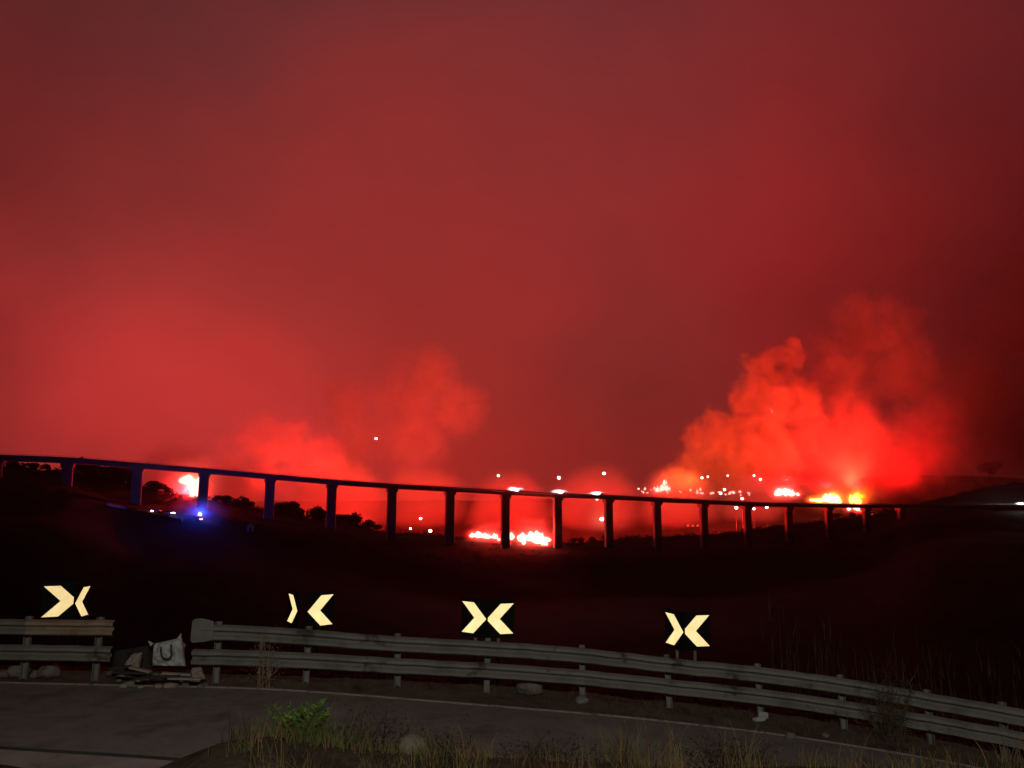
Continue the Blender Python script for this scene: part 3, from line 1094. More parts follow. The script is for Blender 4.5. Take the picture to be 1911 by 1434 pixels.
fire('small white fire right under the deck below the yellow fire', [(1599, 952, 20, 12), (1606, 953, 10, 8)], 720, 3e4, col=(1, .03, .01), halo_mat=HALO_R, lh=6)
fire('flickering fire with upright tongues at the left end of the hillside fire line', [(1227, 918, 9, 9), (1236, 917, 12, 17), (1243, 916, 12, 13), (1240, 905, 5, 12)], 860, 1.2e5, col=(1, .05, .02), halo_mat=HALO_R, lh=10)
fl = []
for i in range(34):
    a_ = R.random()
    fl.append((1190 + a_ * 215, 917 + a_ * 8 + R.gauss(0, 2.2), R.uniform(2.5, 8), R.uniform(2, 8)))
fire('broken line of small flames along the hillside just above the deck', fl, 850, 9e4, col=(1, .04, .02), lh=8, core=mat_emit('flame_pink', (1, .32, .24), 3.2))
fire('small fire line at the very left end of the hillside fires', [(1192, 914, 5, 4), (1204, 914, 4, 3)], 860, 4e4, col=(1, .08, .03), lh=8)
fire('small fire row below the deck at the right end of the dark hill', [(1628, 962, 8, 4), (1645, 958, 10, 5), (1660, 954, 8, 4)], 760, 5e4, col=(1, .05, .02), lh=5, core=mat_emit('flame_orange', (1, .12, .05), 1.4))


# ------------------------------------------------------------------ smoke
def smoke(name, label, blobs, Y, dens, absorb=0.25, warp=18.0, nscale=0.02, thr=0.35, soft=0.55, col=(0.9, 0.88, 0.86), g=0.25, depth=1.0, seed=0.0, step=None):
    """blobs: (px, py, r_px, dY)"""
    cs = []
    for px, py, r, dY in blobs:
        cs.append((P(px, py, Y + dY), r * M(0, Y)))
    c0 = sum((c for c, r in cs), Vector()) / len(cs)
    bm = bmesh.new()
    for c, r in cs:
        rr = bmesh.ops.create_icosphere(bm, subdivisions=3, radius=r + warp * 0.35)
        bmesh.ops.translate(bm, vec=c - c0, verts=rr['verts'])
    me = bpy.data.meshes.new(name)
    bm.to_mesh(me)
    bm.free()
    tmp = bpy.data.objects.new('tmp', me)
    COL.objects.link(tmp)
    md = tmp.modifiers.new('r', 'REMESH')
    md.mode = 'VOXEL'
    md.voxel_size = max(6.0, min(r for c, r in cs) * 0.3)
    dg = bpy.context.evaluated_depsgraph_get()
    me2 = bpy.data.meshes.new_from_object(tmp.evaluated_get(dg))
    bpy.data.objects.remove(tmp)
    bpy.data.meshes.remove(me)
    mt = bpy.data.materials.new(name)
    mt.use_nodes = True
    nt = mt.node_tree
    b = NB(nt)
    nt.nodes.remove(nt.nodes['Principled BSDF'])
    pos = b.n('ShaderNodeNewGeometry').outputs['Position']
    off = b.vm('ADD', pos, (seed * 313, seed * 71, -seed * 97))
    wv = b.vm('SCALE', b.vm('SUBTRACT', b.noise(off, nscale, 5, 0.6, out='Color'), (0.5, 0.5, 0.5)), scale=warp * 2.2)
    p2 = b.vm('ADD', pos, wv)
    acc = None
    for c, r in cs:
        d = b.m('DIVIDE', b.vm('DISTANCE', p2, tuple(c)), r)
        m_ = b.m('SUBTRACT', 1.0, d)
        acc = m_ if acc is None else b.m('MAXIMUM', acc, m_)
    dn = b.mapr(acc, 0.0, soft, 0.0, 1.0)
    n2 = b.mapr(b.noise(p2, nscale * 2.0, 5, 0.65), 0.36, 0.62, thr, 1.0)
    den = b.m('MULTIPLY', b.m('MULTIPLY', dn, n2), dens)
    sc = b.n('ShaderNodeVolumeScatter')
    sc.inputs['Color'].default_value = (*col, 1)
    sc.inputs['Anisotropy'].default_value = g
    b.put(sc.inputs['Density'], den)
    ab = b.n('ShaderNodeVolumeAbsorption')
    ab.inputs['Color'].default_value = (0.25, 0.2, 0.18, 1)
    b.put(ab.inputs['Density'], b.m('MULTIPLY', den, absorb))
    add = b.n('ShaderNodeAddShader')
    nt.links.new(sc.outputs[0], add.inputs[0])
    nt.links.new(ab.outputs[0], add.inputs[1])
    nt.links.new(add.outputs[0], nt.nodes['Material Output'].inputs['Volume'])
    if step: mt.cycles.volume_step_rate = step
    o = link_mesh(name, me2, mt)
    o.location = c0
    me2.materials.clear()
    me2.materials.append(mt)
    return tag(o, label, 'smoke', kind='stuff')


smoke('orange_smoke_column', 'billowing orange smoke column leaning up from the hillside fire line',
      [(1300, 885, 58, 0), (1335, 825, 62, 0), (1400, 850, 90, 0), (1420, 755, 70, 0), (1440, 700, 58, 0), (1474, 658, 28, 0), (1480, 745, 52, 0), (1262, 905, 36, 0)],
      930, 0.070, seed=1, warp=28, nscale=0.028, soft=0.25, thr=0.04, step=0.6)
smoke('red_smoke_cloud', 'large deep red smoke cloud glowing above the big right-hand fires',
      [(1540, 840, 110, 0), (1620, 870, 110, 0), (1610, 800, 90, 0), (1700, 860, 110, 0), (1780, 880, 90, 0), (1860, 880, 70, 0), (1740, 790, 80, 0), (1490, 890, 80, 0)],
      840, 0.015, seed=2, warp=44, nscale=0.017, soft=0.8, thr=0.08)
smoke('upper_smoke_cloud', 'dull red smoke tower rising behind the orange column to the right',
      [(1560, 700, 95, 0), (1620, 640, 85, 0), (1660, 600, 65, 0), (1590, 600, 60, 0), (1690, 690, 90, 0)],
      960, 0.020, seed=3, warp=34, nscale=0.018, soft=0.6, thr=0.05)
smoke('dark_smoke_bank', 'dark maroon smoke bank filling the right edge above the hill',
      [(1840, 770, 160, 0), (1900, 640, 130, 0), (1770, 830, 100, 0), (1960, 800, 200, 0), (1960, 520, 130, 0), (2100, 650, 200, 0)],
      960, 0.013, absorb=1.3, seed=4, warp=40, nscale=0.009, soft=0.9)
smoke('puffy_smoke_cloud', 'puffy smoke cloud with a round top left of centre',
      [(790, 722, 92, 0), (735, 750, 72, 0), (850, 765, 78, 0), (770, 820, 90, 0), (640, 755, 70, 0), (660, 830, 90, 0)],
      860, 0.019, seed=5, warp=24, nscale=0.020, soft=0.6, thr=0.05, step=0.7)
smoke('low_smoke_cloud', 'low bright smoke puff above the deck right of the left fire',
      [(480, 815, 64, 0), (545, 830, 58, 0), (440, 850, 48, 0), (400, 868, 34, 0), (590, 860, 60, 0), (500, 880, 60, 0)],
      640, 0.024, seed=6, warp=18, nscale=0.030, soft=0.55, thr=0.05, step=0.7)
smoke('valley_smoke', 'red-lit smoke drifting low through the valley behind the piers',
      [(330, 900, 90, 0), (450, 930, 100, 0), (620, 950, 110, 0), (780, 960, 110, 60), (950, 970, 110, 60), (1110, 960, 110, 60), (1260, 960, 100, 60), (1400, 960, 90, 60)],
      770, 0.024, seed=7, warp=18, nscale=0.014, soft=0.5, thr=0.5)

# unseen fire fronts down in the valley, added to light the smoke
M_front = mat_emit('added_flame', (1.0, 0.10, 0.05), 1.0)
for i, (px, py, Y, e, c) in enumerate(((480, 925, 545, 1.15e6, (1, .055, .022)), (640, 880, 670, 0.85e6, (1, .055, .025)), (770, 880, 690, 2.1e6, (1, .08, .03)), (960, 930, 690, 9e5, (1, .018, .010)),
                                       (1140, 940, 700, 7e5, (1, .025, .015)), (1300, 895, 790, 2.9e6, (1, .085, .012)), (1590, 905, 860, 3.6e6, (1, .03, .012)), (1700, 900, 780, 1.3e6, (1, .004, .003)))):
    p = P(px, py, Y)
    g = terrain_z(p.x, p.y)
    s_ = Y / F
    gy = 960 - (g - CAMZ) / s_
    fire(['added fire front lighting the smoke behind the fifth pier', 'added fire front lighting the smoke, left of centre', 'added fire front lighting the puffy smoke cloud',
          'added fire front lighting the smoke behind the valley pier', 'added fire front lighting the smoke far behind the bright yellow lamp', 'added fire front lighting the orange smoke column', 'added fire front lighting the smoke behind the big yellow fires', 'added fire front lighting the red smoke, farthest right'][i],
         [(px + dx, gy, 7, 4) for dx in (-16, -7, 2, 9, 19)], Y, e, col=c, lh=max(12, p.z - g), soft=10, ldy=0,
         core=M_front, group='unseen fire fronts added to light the smoke')



def halo_smoke(name, label, p, sc, dens, power=0.0, col=(1, .02, .01), k=1.6, loff=(0, 0, 0), soft=1.0, parent=None):  # thin scattering shell added to give fires and lamps a halo
    bm = bmesh.new()
    bmesh.ops.create_icosphere(bm, subdivisions=3, radius=1)
    mt = bpy.data.materials.new(name)
    mt.use_nodes = True
    nt = mt.node_tree
    b = NB(nt)
    nt.nodes.remove(nt.nodes['Principled BSDF'])
    co = b.n('ShaderNodeTexCoord').outputs['Object']
    fall = b.m('POWER', b.mapr(b.vm('LENGTH', co), 0.0, 1.0, 1.0, 0.0, smooth=False), k)
    nz = b.mapr(b.noise(co, 1.7, 3), 0.3, 0.7, 0.5, 1.3)
    sc_ = b.n('ShaderNodeVolumeScatter')
    b.put(sc_.inputs['Density'], b.m('MULTIPLY', b.m('MULTIPLY', fall, nz), dens))
    nt.links.new(sc_.outputs[0], nt.nodes['Material Output'].inputs['Volume'])
    o = from_bm(name, bm, mt, smooth=True)
    o.location = p
    o.scale = sc
    tag(o, label, 'smoke', kind='stuff')
    if power:  # extra lamp added to light the shell
        ld = bpy.data.lights.new('glow_light', 'POINT')
        ld.energy = power
        ld.color = col
        ld.shadow_soft_size = soft
        lo_ = bpy.data.objects.new('glow_light', ld)
        COL.objects.link(lo_)
        lo_.location = Vector(p) + Vector(loff)
    return o


halo_smoke('halo_smoke', 'smoke halo added round the tall left fire', P(355, 905, YL), (26, 22, 22), 0.05, 1.9e5, (1, .012, .02), loff=(0, -8, -4))
halo_smoke('halo_smoke', 'smoke halo added over the left valley fire', P(910, 1000, 512), (20, 14, 12), 0.03)
halo_smoke('halo_smoke', 'smoke halo added over the long valley fire', P(995, 1002, 509), (26, 16, 16), 0.03)
halo_smoke('halo_smoke', 'smoke halo added round the pinkish right fire', P(1465, 915, YR), (34, 20, 18), 0.03, 7e4, (1, .006, .008), loff=(0, -8, 0))
halo_smoke('halo_smoke', 'smoke halo added round the long right fire', P(1550, 925, YR), (40, 20, 22), 0.03, 9e4, (1, .03, .004), loff=(0, -8, 0))
halo_smoke('halo_smoke', 'smoke halo added round the yellow right fire', P(1600, 925, YR), (26, 20, 22), 0.03, 9e4, (1, .07, .002), loff=(0, -8, 0))
halo_smoke('halo_smoke', 'smoke halo added round the blue beacon', Vector((fe.x, fe.y - 1, terrain_z(fe.x, fe.y) + 3.2)), (17, 8, 10), 0.05, k=1.4)
for px in (964, 1045, 1114, 1902):  # mist and lamp added to spread each car's headlights into a streak
    p_, t_v = vi_at(px)
    t_v.normalize()
    o = halo_smoke('headlight_halo', 'mist added as a glow round the headlights on the viaduct', p_ + Vector((-.5, -4.2, .3)) + t_v * 0, (6.5, 2.2, 1.5), 0.16, 15000, (1, .9, .97), soft=.3, k=.8)
    o.rotation_euler = (0, 0, math.atan2(t_v.y, t_v.x))

# unseen low fires behind the near ridge, added to light the valley smoke
for i, (px, Y, e, c) in enumerate(((470, 590, 2e5, (1, .03, .015)), (600, 640, 3e5, (1, .02, .013)), (700, 680, 3e5, (1, .02, .013)), (800, 690, 3e5, (1, .02, .012)), (900, 690, 4e5, (1, .014, .008)), (1000, 690, 4.5e5, (1, .014, .005)),
                                   (1100, 700, 3.5e5, (1, .016, .010)), (1200, 700, 2.5e5, (1, .018, .008)), (1290, 710, 2.5e5, (1, .018, .008)), (1380, 740, 2.5e5, (1, .018, .008)))):
    x = (px - 955.5) / F * Y
    g = terrain_z(x, Y)
    s_ = Y / F
    gy = 960 - (g - CAMZ) / s_
    e *= 2.6
    fire('low fire line added to light the valley smoke, %s from the left' % ['first', 'second', 'third', 'fourth', 'fifth', 'sixth', 'seventh', 'eighth', 'ninth', 'tenth'][i],
         [(px + dx, gy, 7, 4) for dx in (-9, 0, 8)], Y, e, col=c, lh=9, soft=5, ldy=0, omni=True, core=M_front, group='low fires added to light the valley smoke')

# haze
bm = bmesh.new()
box(bm, (0, 2400, 90), (10800, 5200, 380))
hz = from_bm('haze', bm, None)
tag(hz, 'thin smoky haze over the whole valley', None, kind='stuff')
mt = bpy.data.materials.new('haze')
mt.use_nodes = True
nt = mt.node_tree
b = NB(nt)
nt.nodes.remove(nt.nodes['Principled BSDF'])
pv = b.n('ShaderNodeVolumePrincipled')
pv.inputs['Color'].default_value = (.9, .88, .86, 1)
pv.inputs['Density'].default_value = 0.00005
pv.inputs['Anisotropy'].default_value = 0.3
nt.links.new(pv.outputs[0], nt.nodes['Material Output'].inputs['Volume'])
hz.data.materials.clear()
hz.data.materials.append(mt)


# ------------------------------------------------------------------ trees on the skyline
def crown_mesh(seed, r=1.0, n=1100):
    rr = random.Random(seed)
    v, f = [], []
    lobes = [(Vector((rr.uniform(-.5, .5), rr.uniform(-.5, .5), rr.uniform(-.2, .5))), rr.uniform(.35, .6)) for _ in range(7)]
    for i in range(n):
        c, lr = rr.choice(lobes)
        d = Vector((rr.gauss(0, 1), rr.gauss(0, 1), rr.gauss(0, 1))).normalized() * lr * rr.uniform(.5, 1.05)
        p = c + d
        q = Matrix.Rotation(rr.uniform(0, 6.3), 3, Vector((rr.gauss(0, 1), rr.gauss(0, 1), rr.gauss(0, 1))).normalized())
        s = rr.uniform(.09, .19)
        k = len(v)
        for a, c_ in ((-1, 0), (0, -.5), (1, 0), (0, .5)):
            v.append(p + q @ Vector((a * s, c_ * s, 0)))
        f.append((k, k + 1, k + 2, k + 3))
    me = bpy.data.meshes.new('crown')
    me.from_pydata([tuple(x) for x in v], [], f)
    me.materials.append(M_leafdark)
    return me


crowns = [crown_mesh(s) for s in range(4)]
bm = bmesh.new()
tube(bm, (0, 0, -1.0), (0.02, 0, .45), .07, .045, 7)
tube(bm, (0.02, 0, .42), (.25, .1, .9), .04, .012, 5)
tube(bm, (0.02, 0, .42), (-.25, -.1, .85), .04, .012, 5)
tube(bm, (0.02, 0, .42), (0, .2, .95), .03, .01, 5)
trunk_me = bpy.data.meshes.new('trunk')
bm.to_mesh(trunk_me); bm.free()
trunk_me.materials.append(M_bark)
TREES = [(25, 873, 7), (60, 874, 6), (85, 876, 5), (160, 876, 13), (178, 879, 9), (196, 884, 8), (212, 888, 11), (231, 889, 14), (246, 898, 9), (285, 908, 8), (298, 908, 9), (315, 914, 6),
         (404, 931, 6), (424, 935, 8), (452, 939, 10), (466, 942, 6), (520, 955, 10), (538, 955, 13), (556, 960, 9), (586, 965, 11), (600, 967, 10), (642, 972, 10), (662, 975, 12), (686, 983, 9), (705, 989, 6),
         (1070, 1011, 5), (1085, 1011, 5), (1106, 1010, 5), (1130, 1008, 5), (1560, 966, 6), (1590, 962, 5), (1655, 950, 5), (1668, 947, 5), (1848, 889, 13)]
regions = [(262, 'on the hill under the first two left spans'), (330, 'just left of the tall left fire'), (480, 'between the tall left fire and the next pier'), (720, 'on the slope below the left-middle spans'),
           (1200, 'on the valley floor right of the valley fires'), (1700, 'on the right slope under the deck')]
seen = {}
order = ['first', 'second', 'third', 'fourth', 'fifth', 'sixth', 'seventh', 'eighth', 'ninth', 'tenth', 'eleventh', 'twelfth']
for i, (px, py, r) in enumerate(TREES):
    Y = bridge_Y(min(px, 1600)) + (44 if px < 1700 else 0)
    if px > 1700: Y = 955
    p = P(px, py, Y)
    rad = r * M(0, Y) * (1.7 if px < 262 else 1.45)
    gz = terrain_z(p.x, p.y)
    if px > 1700:
        lab = 'lone round tree silhouetted on the far right ridge'
    else:
        where = [q[1] for q in regions if px < q[0]][0]
        k = seen.get(where, 0)
        seen[where] = k + 1
        lab = '%s %s bush from the left %s' % (order[k], 'tall' if r > 9 else 'low', where)
    root = empty('tree', (p.x, p.y, gz), lab, 'tree' if r > 8 else 'bush', 'dark trees on the valley skyline' if px < 1700 else None, rz=R.uniform(0, 6))
    cz = rad * R.uniform(.30, .45) if px < 1700 else rad * .75
    t_ = bpy.data.objects.new('trunk', trunk_me); COL.objects.link(t_); t_.parent = root
    t_.scale = (rad, rad, max(cz, .5) * 1.1)
    c_ = bpy.data.objects.new('crown', crowns[i % 4]); COL.objects.link(c_); c_.parent = root
    c_.location = (0, 0, cz)
    c_.scale = (rad * 1.15, rad * 1.15, rad * R.uniform(.85, 1.1))


# scrub over the near hill skyline (uncountable)
def scatter_leaves(name, mat, pts, kind='stuff', label=None, cat=None):
    v, f = [], []
    for p, s, n in pts:
        for _ in range(n):
            d = Vector((R.gauss(0, .45), R.gauss(0, .45), abs(R.gauss(0, .35)))) * s
            q = Matrix.Rotation(R.uniform(0, 6.3), 3, Vector((R.gauss(0, 1), R.gauss(0, 1), R.gauss(0, 1))).normalized())
            ss = s * R.uniform(.10, .22)
            k = len(v)
            for a, c_ in ((-1, 0), (0, -.6), (1, 0), (0, .6)):
                v.append(p + d + q @ Vector((a * ss, c_ * ss, 0)))
            f.append((k, k + 1, k + 2, k + 3))
    o = pydata(name, v, f, mat)
    return tag(o, label, cat, kind=kind)


pts = []
for i in range(900):
    px = R.uniform(-150, 2050)
    Yb = bridge_Y(min(px, 1700)) + R.uniform(-60, 60)
    x = (px - 955.5) / F * Yb
    pts.append((Vector((x, Yb, terrain_z(x, Yb))), R.uniform(.8, 2.0), 26))
for i in range(1500):
    px = R.uniform(-120, 1690)
    Yb = bridge_Y(px) + 45 + R.gauss(0, 6)
    x = (px - 955.5) / F * Yb
    sz = R.uniform(.6, 2.4) if noise.noise(Vector((px / 35, 2, 0))) > -.15 else R.uniform(.4, .9)
    sz *= 2.0 if (px < 262 or 380 < px < 720) else 1.4
    pts.append((Vector((x, Yb, terrain_z(x, Yb) - .2)), sz, 26))
scatter_leaves('scrub', M_leafdark, pts, label='low dark scrub covering the valley slopes')


# ------------------------------------------------------------------ near plants
def blade_obj(name, specs, mat, parent=None):
    """specs: (base, height, width, lean dir vector, segs)"""
    v, f = [], []
    for base, h, wd, lean, seg in specs:
        side = Vector((R.uniform(-1, 1), R.uniform(-.6, .6), 0)).normalized() * wd
        k = len(v)
        for i in range(seg + 1):
            t = i / seg
            c = base + Vector((0, 0, h * t * (1 - .12 * t))) + lean * (t ** 2)
            ww = side * (1 - t) * (1 if t < .98 else 0) + side * .06
            v += [c - ww, c + ww]
        for i in range(seg):
            a = k + 2 * i
            f.append((a, a + 1, a + 3, a + 2))
    return pydata(name, v, f, mat, parent)


def tuft(base, n, h, spread, mat, wd=.004, lean=.3):
    s = []
    for _ in range(n):
        o = Vector((R.gauss(0, spread), R.gauss(0, spread * .6), 0))
        b_ = base + o
        b_.z = G(b_.x, b_.y) - .02
        s.append((b_, h * R.uniform(.5, 1.1), wd * R.uniform(.6, 1.4), Vector((R.gauss(0, lean), R.gauss(0, lean), 0)) * h, 4))
    return s


def G(x, y):
    ne = near_edge(x)
    if y < ne - .75: return ground_z(x, y) + near_bump(x, y)
    ry, rz = rail_line(x)
    if y > ry - LO(x) + .15: return ground_z(x, y) + verge_bump(x, y)
    return ground_z(x, y)


# near bank dry grass (stuff)
sp, spd, spg = [], [], []
for i in range(900):
    px = R.uniform(470, 2050)
    Y = R.uniform(5.2, 8.6)
    if noise.noise(Vector((px / 70, Y * .6, 4))) < -0.02 and R.random() < .85: continue
    x = (px - 955.5) / F * Y
    if px > 1250 and R.random() < .45: continue
    hh = R.uniform(.08, .26) if R.random() < .8 else R.uniform(.25, .5)
    if 620 < px < 760: hh *= 1.1
    t = tuft(Vector((x, Y, 0)), R.randint(8, 20), hh, .08, None)
    (sp if R.random() < .6 else (spg if R.random() < .4 else spd)).extend(t)
for i in range(60):
    px = R.gauss(590, 55)
    Y = R.uniform(6.9, 7.9)
    spg.extend(tuft(Vector(((px - 955.5) / F * Y, Y, 0)), R.randint(6, 14), R.uniform(.15, .42), .06, None))
tag(blade_obj('dry_grass', sp, M_dry), 'dry tan grass on the bank at the bottom edge', 'grass', kind='stuff')
tag(blade_obj('dark_grass', spd, M_twig), 'dark withered grass and stems on the near bank', 'grass', kind='stuff')
M_olive = mat_base('olive_grass', (0.03, 0.038, 0.010), (0.08, 0.09, 0.025), 14, 0.9, 0, 0, spec=0.1)
tag(blade_obj('olive_grass', spg, M_olive), 'half-green grass mixed into the near bank', 'grass', kind='stuff')


# dark dead shrubs
def dead_shrub(px, pyb, Y, wpx, hpx, label, mat=M_twig, n=150, group='dead dark shrubs on the near bank', leafy=0):
    x = (px - 955.5) / F * Y
    g = G(x, Y)
    root = empty('dead_shrub', (x, Y, g), label, 'shrub', group)
    s_ = M(0, Y)
    H, Wd = hpx * s_, wpx * s_
    bm = bmesh.new()
    for k in range(n // 6):
        a = R.uniform(0, 6.3)
        q = Vector((R.gauss(0, .12) * Wd, R.gauss(0, .08) * Wd, -.03))
        e = q + Vector((R.gauss(0, .30) * Wd, R.gauss(0, .2) * Wd, H * R.uniform(.4, 1.0)))
        tube(bm, q, e, .006, .002, 4)
        for j in range(5):
            m0 = q.lerp(e, R.uniform(.3, .95))
            tube(bm, m0, m0 + Vector((R.gauss(0, .1) * Wd, R.gauss(0, .08) * Wd, H * R.uniform(.05, .25))), .003, .001, 3)
    from_bm('branches', bm, mat, root)
    v, f = [], []
    for k in range(n * 14):
        p = Vector((R.gauss(0, .24) * Wd, R.gauss(0, .16) * Wd, abs(R.gauss(.42, .24)) * H))
        q = Matrix.Rotation(R.uniform(0, 6.3), 3, Vector((R.gauss(0, 1), R.gauss(0, 1), R.gauss(0, 1))).normalized())
        s = R.uniform(.007, .018)
        kk = len(v)
        for a, c_ in ((-1, 0), (0, -.4), (1, 0), (0, .4)):
            v.append(p + q @ Vector((a * s, c_ * s, 0)))
        f.append((kk, kk + 1, kk + 2, kk + 3))
    pydata('dry_leaves', v, f, mat, root)
    return root


dead_shrub(700, 1400, 8.0, 190, 105, 'dark dead shrub right of the green plant at the bottom')
dead_shrub(820, 1400, 8.0, 160, 85, 'dark dead shrub beside the pale stone at the bottom')
dead_shrub(1330, 1420, 7.8, 200, 75, 'dark dead shrub at the bottom right of centre')
dead_shrub(1020, 1420, 7.8, 200, 60, 'low dark dead shrub at the bottom between the stone and the tall stalk')
M_weed = mat_base('dull_weed', (0.045, 0.035, 0.022), (0.10, 0.08, 0.045), 4, 0.95, 0, 0, spec=0.1)
rp = rail_pt(1625)
dead_shrub(1625, 1395, rp.y - .35, 95, 125, 'brown scraggly weed growing up through the guardrail on the right', mat=M_weed, n=260, group=None)
rp = rail_pt(520)
dead_shrub(515, 1280, rp.y - .25, 60, 100, 'rust-brown dead weed against the guardrail left of the second post', mat=M_rusty, n=70, group=None)


# green weed
def leafy_plant(px, Y, hpx, wpx, label):
    x = (px - 955.5) / F * Y
    g = G(x, Y)
    s_ = M(0, Y)
    root = empty('leafy_weed', (x, Y, g - .02), label, 'plant')
    H, Wd = hpx * s_, wpx * s_
    stems = []
    bm = bmesh.new()
    for k in range(24):
        q = Vector((R.gauss(0, .06) * Wd, R.gauss(0, .05) * Wd, 0))
        e = q + Vector((R.uniform(-.5, .5) * Wd, R.uniform(-.25, .25) * Wd, H * R.uniform(.5, 1.0)))
        stems.append((q, e))
        tube(bm, q, e, .006, .002, 5)
    from_bm('stems', bm, M_green, root)
    v, f = [], []
    for q, e in stems:
        for j in range(38):
            t = R.uniform(.1, 1)
            p = q.lerp(e, t)
            dr = Vector((R.gauss(0, 1), R.gauss(0, 1), R.uniform(.1, 1.0))).normalized()
            sd = dr.cross(Vector((R.gauss(0, 1), R.gauss(0, 1), R.gauss(0, 1)))).normalized()
            L = R.uniform(.02, .06)
            kk = len(v)
            up = dr.cross(sd) * L * .08
            for a, c_, z in ((0, 0, 0), (.35, .22, 1), (.7, .18, 1), (1, 0, -1), (.7, -.18, 1), (.35, -.22, 1)):
                v.append(p + dr * L * a + sd * L * c_ + up * z)
            f += [(kk, kk + 1, kk + 2, kk + 3), (kk, kk + 3, kk + 4, kk + 5)]
    pydata('leaves', v, f, M_green, root)
    return root


leafy_plant(578, 7.2, 74, 130, 'bright green leafy weed at the bottom left of the bank')

# tall single stalks
for px, Y, hpx, lx, lab in ((1142, 7.2, 100, -24, 'tall bent dry stalk at the bottom centre'), (1190, 7.2, 95, 22, 'pair of dry stalks leaning right at the bottom centre'), (872, 7.3, 115, -16, 'thin dry stalk leaning left at the bottom, right of the stone'),
                           (1420, 7.4, 110, 10, 'thin dry stalk at the bottom under the white litter'), (1462, 7.4, 110, -8, 'thin dry stalk at the bottom right of the white litter')):
    x = (px - 955.5) / F * Y
    g = G(x, Y)
    s_ = M(0, Y)
    top = P(px, 1434 - hpx + 15, Y).z - g
    o = blade_obj('dry_stalk', [(Vector((0, 0, 0)), top, .009, Vector((lx * s_, 0, 0)), 6), (Vector((.02, .01, 0)), top * .6, .006, Vector((lx * s_ * -.6, 0, 0)), 6)], M_dry)
    o.location = (x, Y, g)
    tag(o, lab, 'stalk', 'tall dry stalks on the near bank')

# weeds on the verge (stuff)
sv = []
for i in range(420):
    px = R.uniform(640, 2000)
    ry = interp(px, RX, RD)
    Y = ry + R.uniform(-.55, 1.1)
    if px < 1100: Y = ry + R.uniform(-.2, 1.1)
    x = (px - 955.5) / F * Y
    sv.extend(tuft(Vector((x, Y, 0)), R.randint(4, 11), R.uniform(.07, .26), .07, None, wd=.004))
tag(blade_obj('verge_weeds', sv, M_weed), 'brown weeds along the verge under the guardrail', 'weeds', kind='stuff')

# tall reeds beyond the right part of the rail
sr = []
for px, hpx in [(1420, 160), (1438, 130), (1446, 110), (1468, 125), (1473, 100), (1500, 90), (1524, 130), (1540, 80), (1698, 110), (1704, 95), (1716, 60), (1738, 120), (1745, 90), (1806, 70), (1821, 100), (1828, 70), (1850, 50), (1862, 80), (1880, 90), (1895, 70), (1905, 80)] + [(R.uniform(1400, 1910), R.uniform(35, 110)) for _ in range(70)]:
    Y = interp(px, RX, RD) + R.uniform(1.1, 2.4)
    x = (px - 955.5) / F * Y
    ry, rz = rail_line(x)
    b_ = Vector((x, Y, rz - .5))
    topz = P(px, interp(px, [362, 430, 570, 740, 908, 1087, 1250, 1421, 1577, 1740, 1880, 2100, 2400], [1163, 1164, 1172, 1185, 1194, 1207, 1225, 1242, 1263, 1291, 1314, 1358, 1430]) - hpx, Y).z
    sr.append((b_, topz - b_.z, R.uniform(.008, .016), Vector((R.gauss(0, .08), R.gauss(0, .05), 0)), 6))
    for _ in range(3):
        tt = R.uniform(.4, .9)
        sr.append((b_ + Vector((0, 0, (topz - b_.z) * tt)), (topz - b_.z) * .2, .007, Vector((R.gauss(0, .10), R.gauss(0, .06), 0)), 4))
tag(blade_obj('reeds', sr, M_reed), 'tall dim reddish reeds beyond the right part of the guardrail', 'reeds', kind='stuff')


M_duller = mat_base('dusty_stone', (0.06, 0.05, 0.038), (0.15, 0.125, 0.095), 6, 0.95, 0, 1.0, 20)


# ------------------------------------------------------------------ stones and rubbish
def rock_bm(r, sc, seed, sub=3):
    bm = bmesh.new()
    bmesh.ops.create_icosphere(bm, subdivisions=sub, radius=1)
    for v in bm.verts:
        n_ = noise.fractal(v.co * 1.1 + Vector((seed, seed * 2, 0)), 1.0, 2.0, 4)
        c = noise.cell(v.co * 1.7 + Vector((seed, 0, 0)))
        v.co *= r * (1 + .28 * n_ + .06 * c)
        v.co.x *= sc[0]; v.co.y *= sc[1]; v.co.z *= sc[2]
    return bm


def rock(px, py, Y, rpx, label, sc=(1.2, 1, .8), mat=None, group=None, name='stone', cat='stone'):
    p = P(px, py, Y)
    r = rpx * M(0, Y)
    g = G(p.x, p.y)
    o = from_bm(name, rock_bm(r, sc, R.uniform(0, 90)), mat or M_stone, None, smooth=True)
    o.location = (p.x, p.y, g + r * sc[2] * .55)
    o.rotation_euler = (0, 0, R.uniform(0, 6))
    return tag(o, label, cat, group)


rock(990, 1286, rail_pt(990).y + .25, 21, 'pale rounded boulder under the guardrail in the middle')
rock(770, 1400, 7.0, 25, 'pale rough stone in the grass at the bottom, right of the green weed', sc=(1, 1, .9), mat=M_duller)
rock(1085, 1300, rail_pt(1085).y - .2, 10, 'small stone at the foot of the post right of the boulder')
rock(1475, 1370, rail_pt(1475).y - .9, 8, 'small pinkish stone on the road edge line')
rock(1540, 1370, rail_pt(1540).y - .5, 6, 'small pale stone on the verge beside the scraggly weed')
rock(10, 1240, rail_pt(10).y + .3, 10, 'small pale stone under the short guardrail at the far left')
rock(35, 1248, rail_pt(35).y + .35, 15, 'pale stone beside the left post of the short guardrail')
rock(92, 1247, rail_pt(92).y + .3, 15, 'pale stone midway between the posts of the short guardrail')
rock(68, 1252, rail_pt(68).y + .3, 9, 'small dull stone right of the left post of the short guardrail')


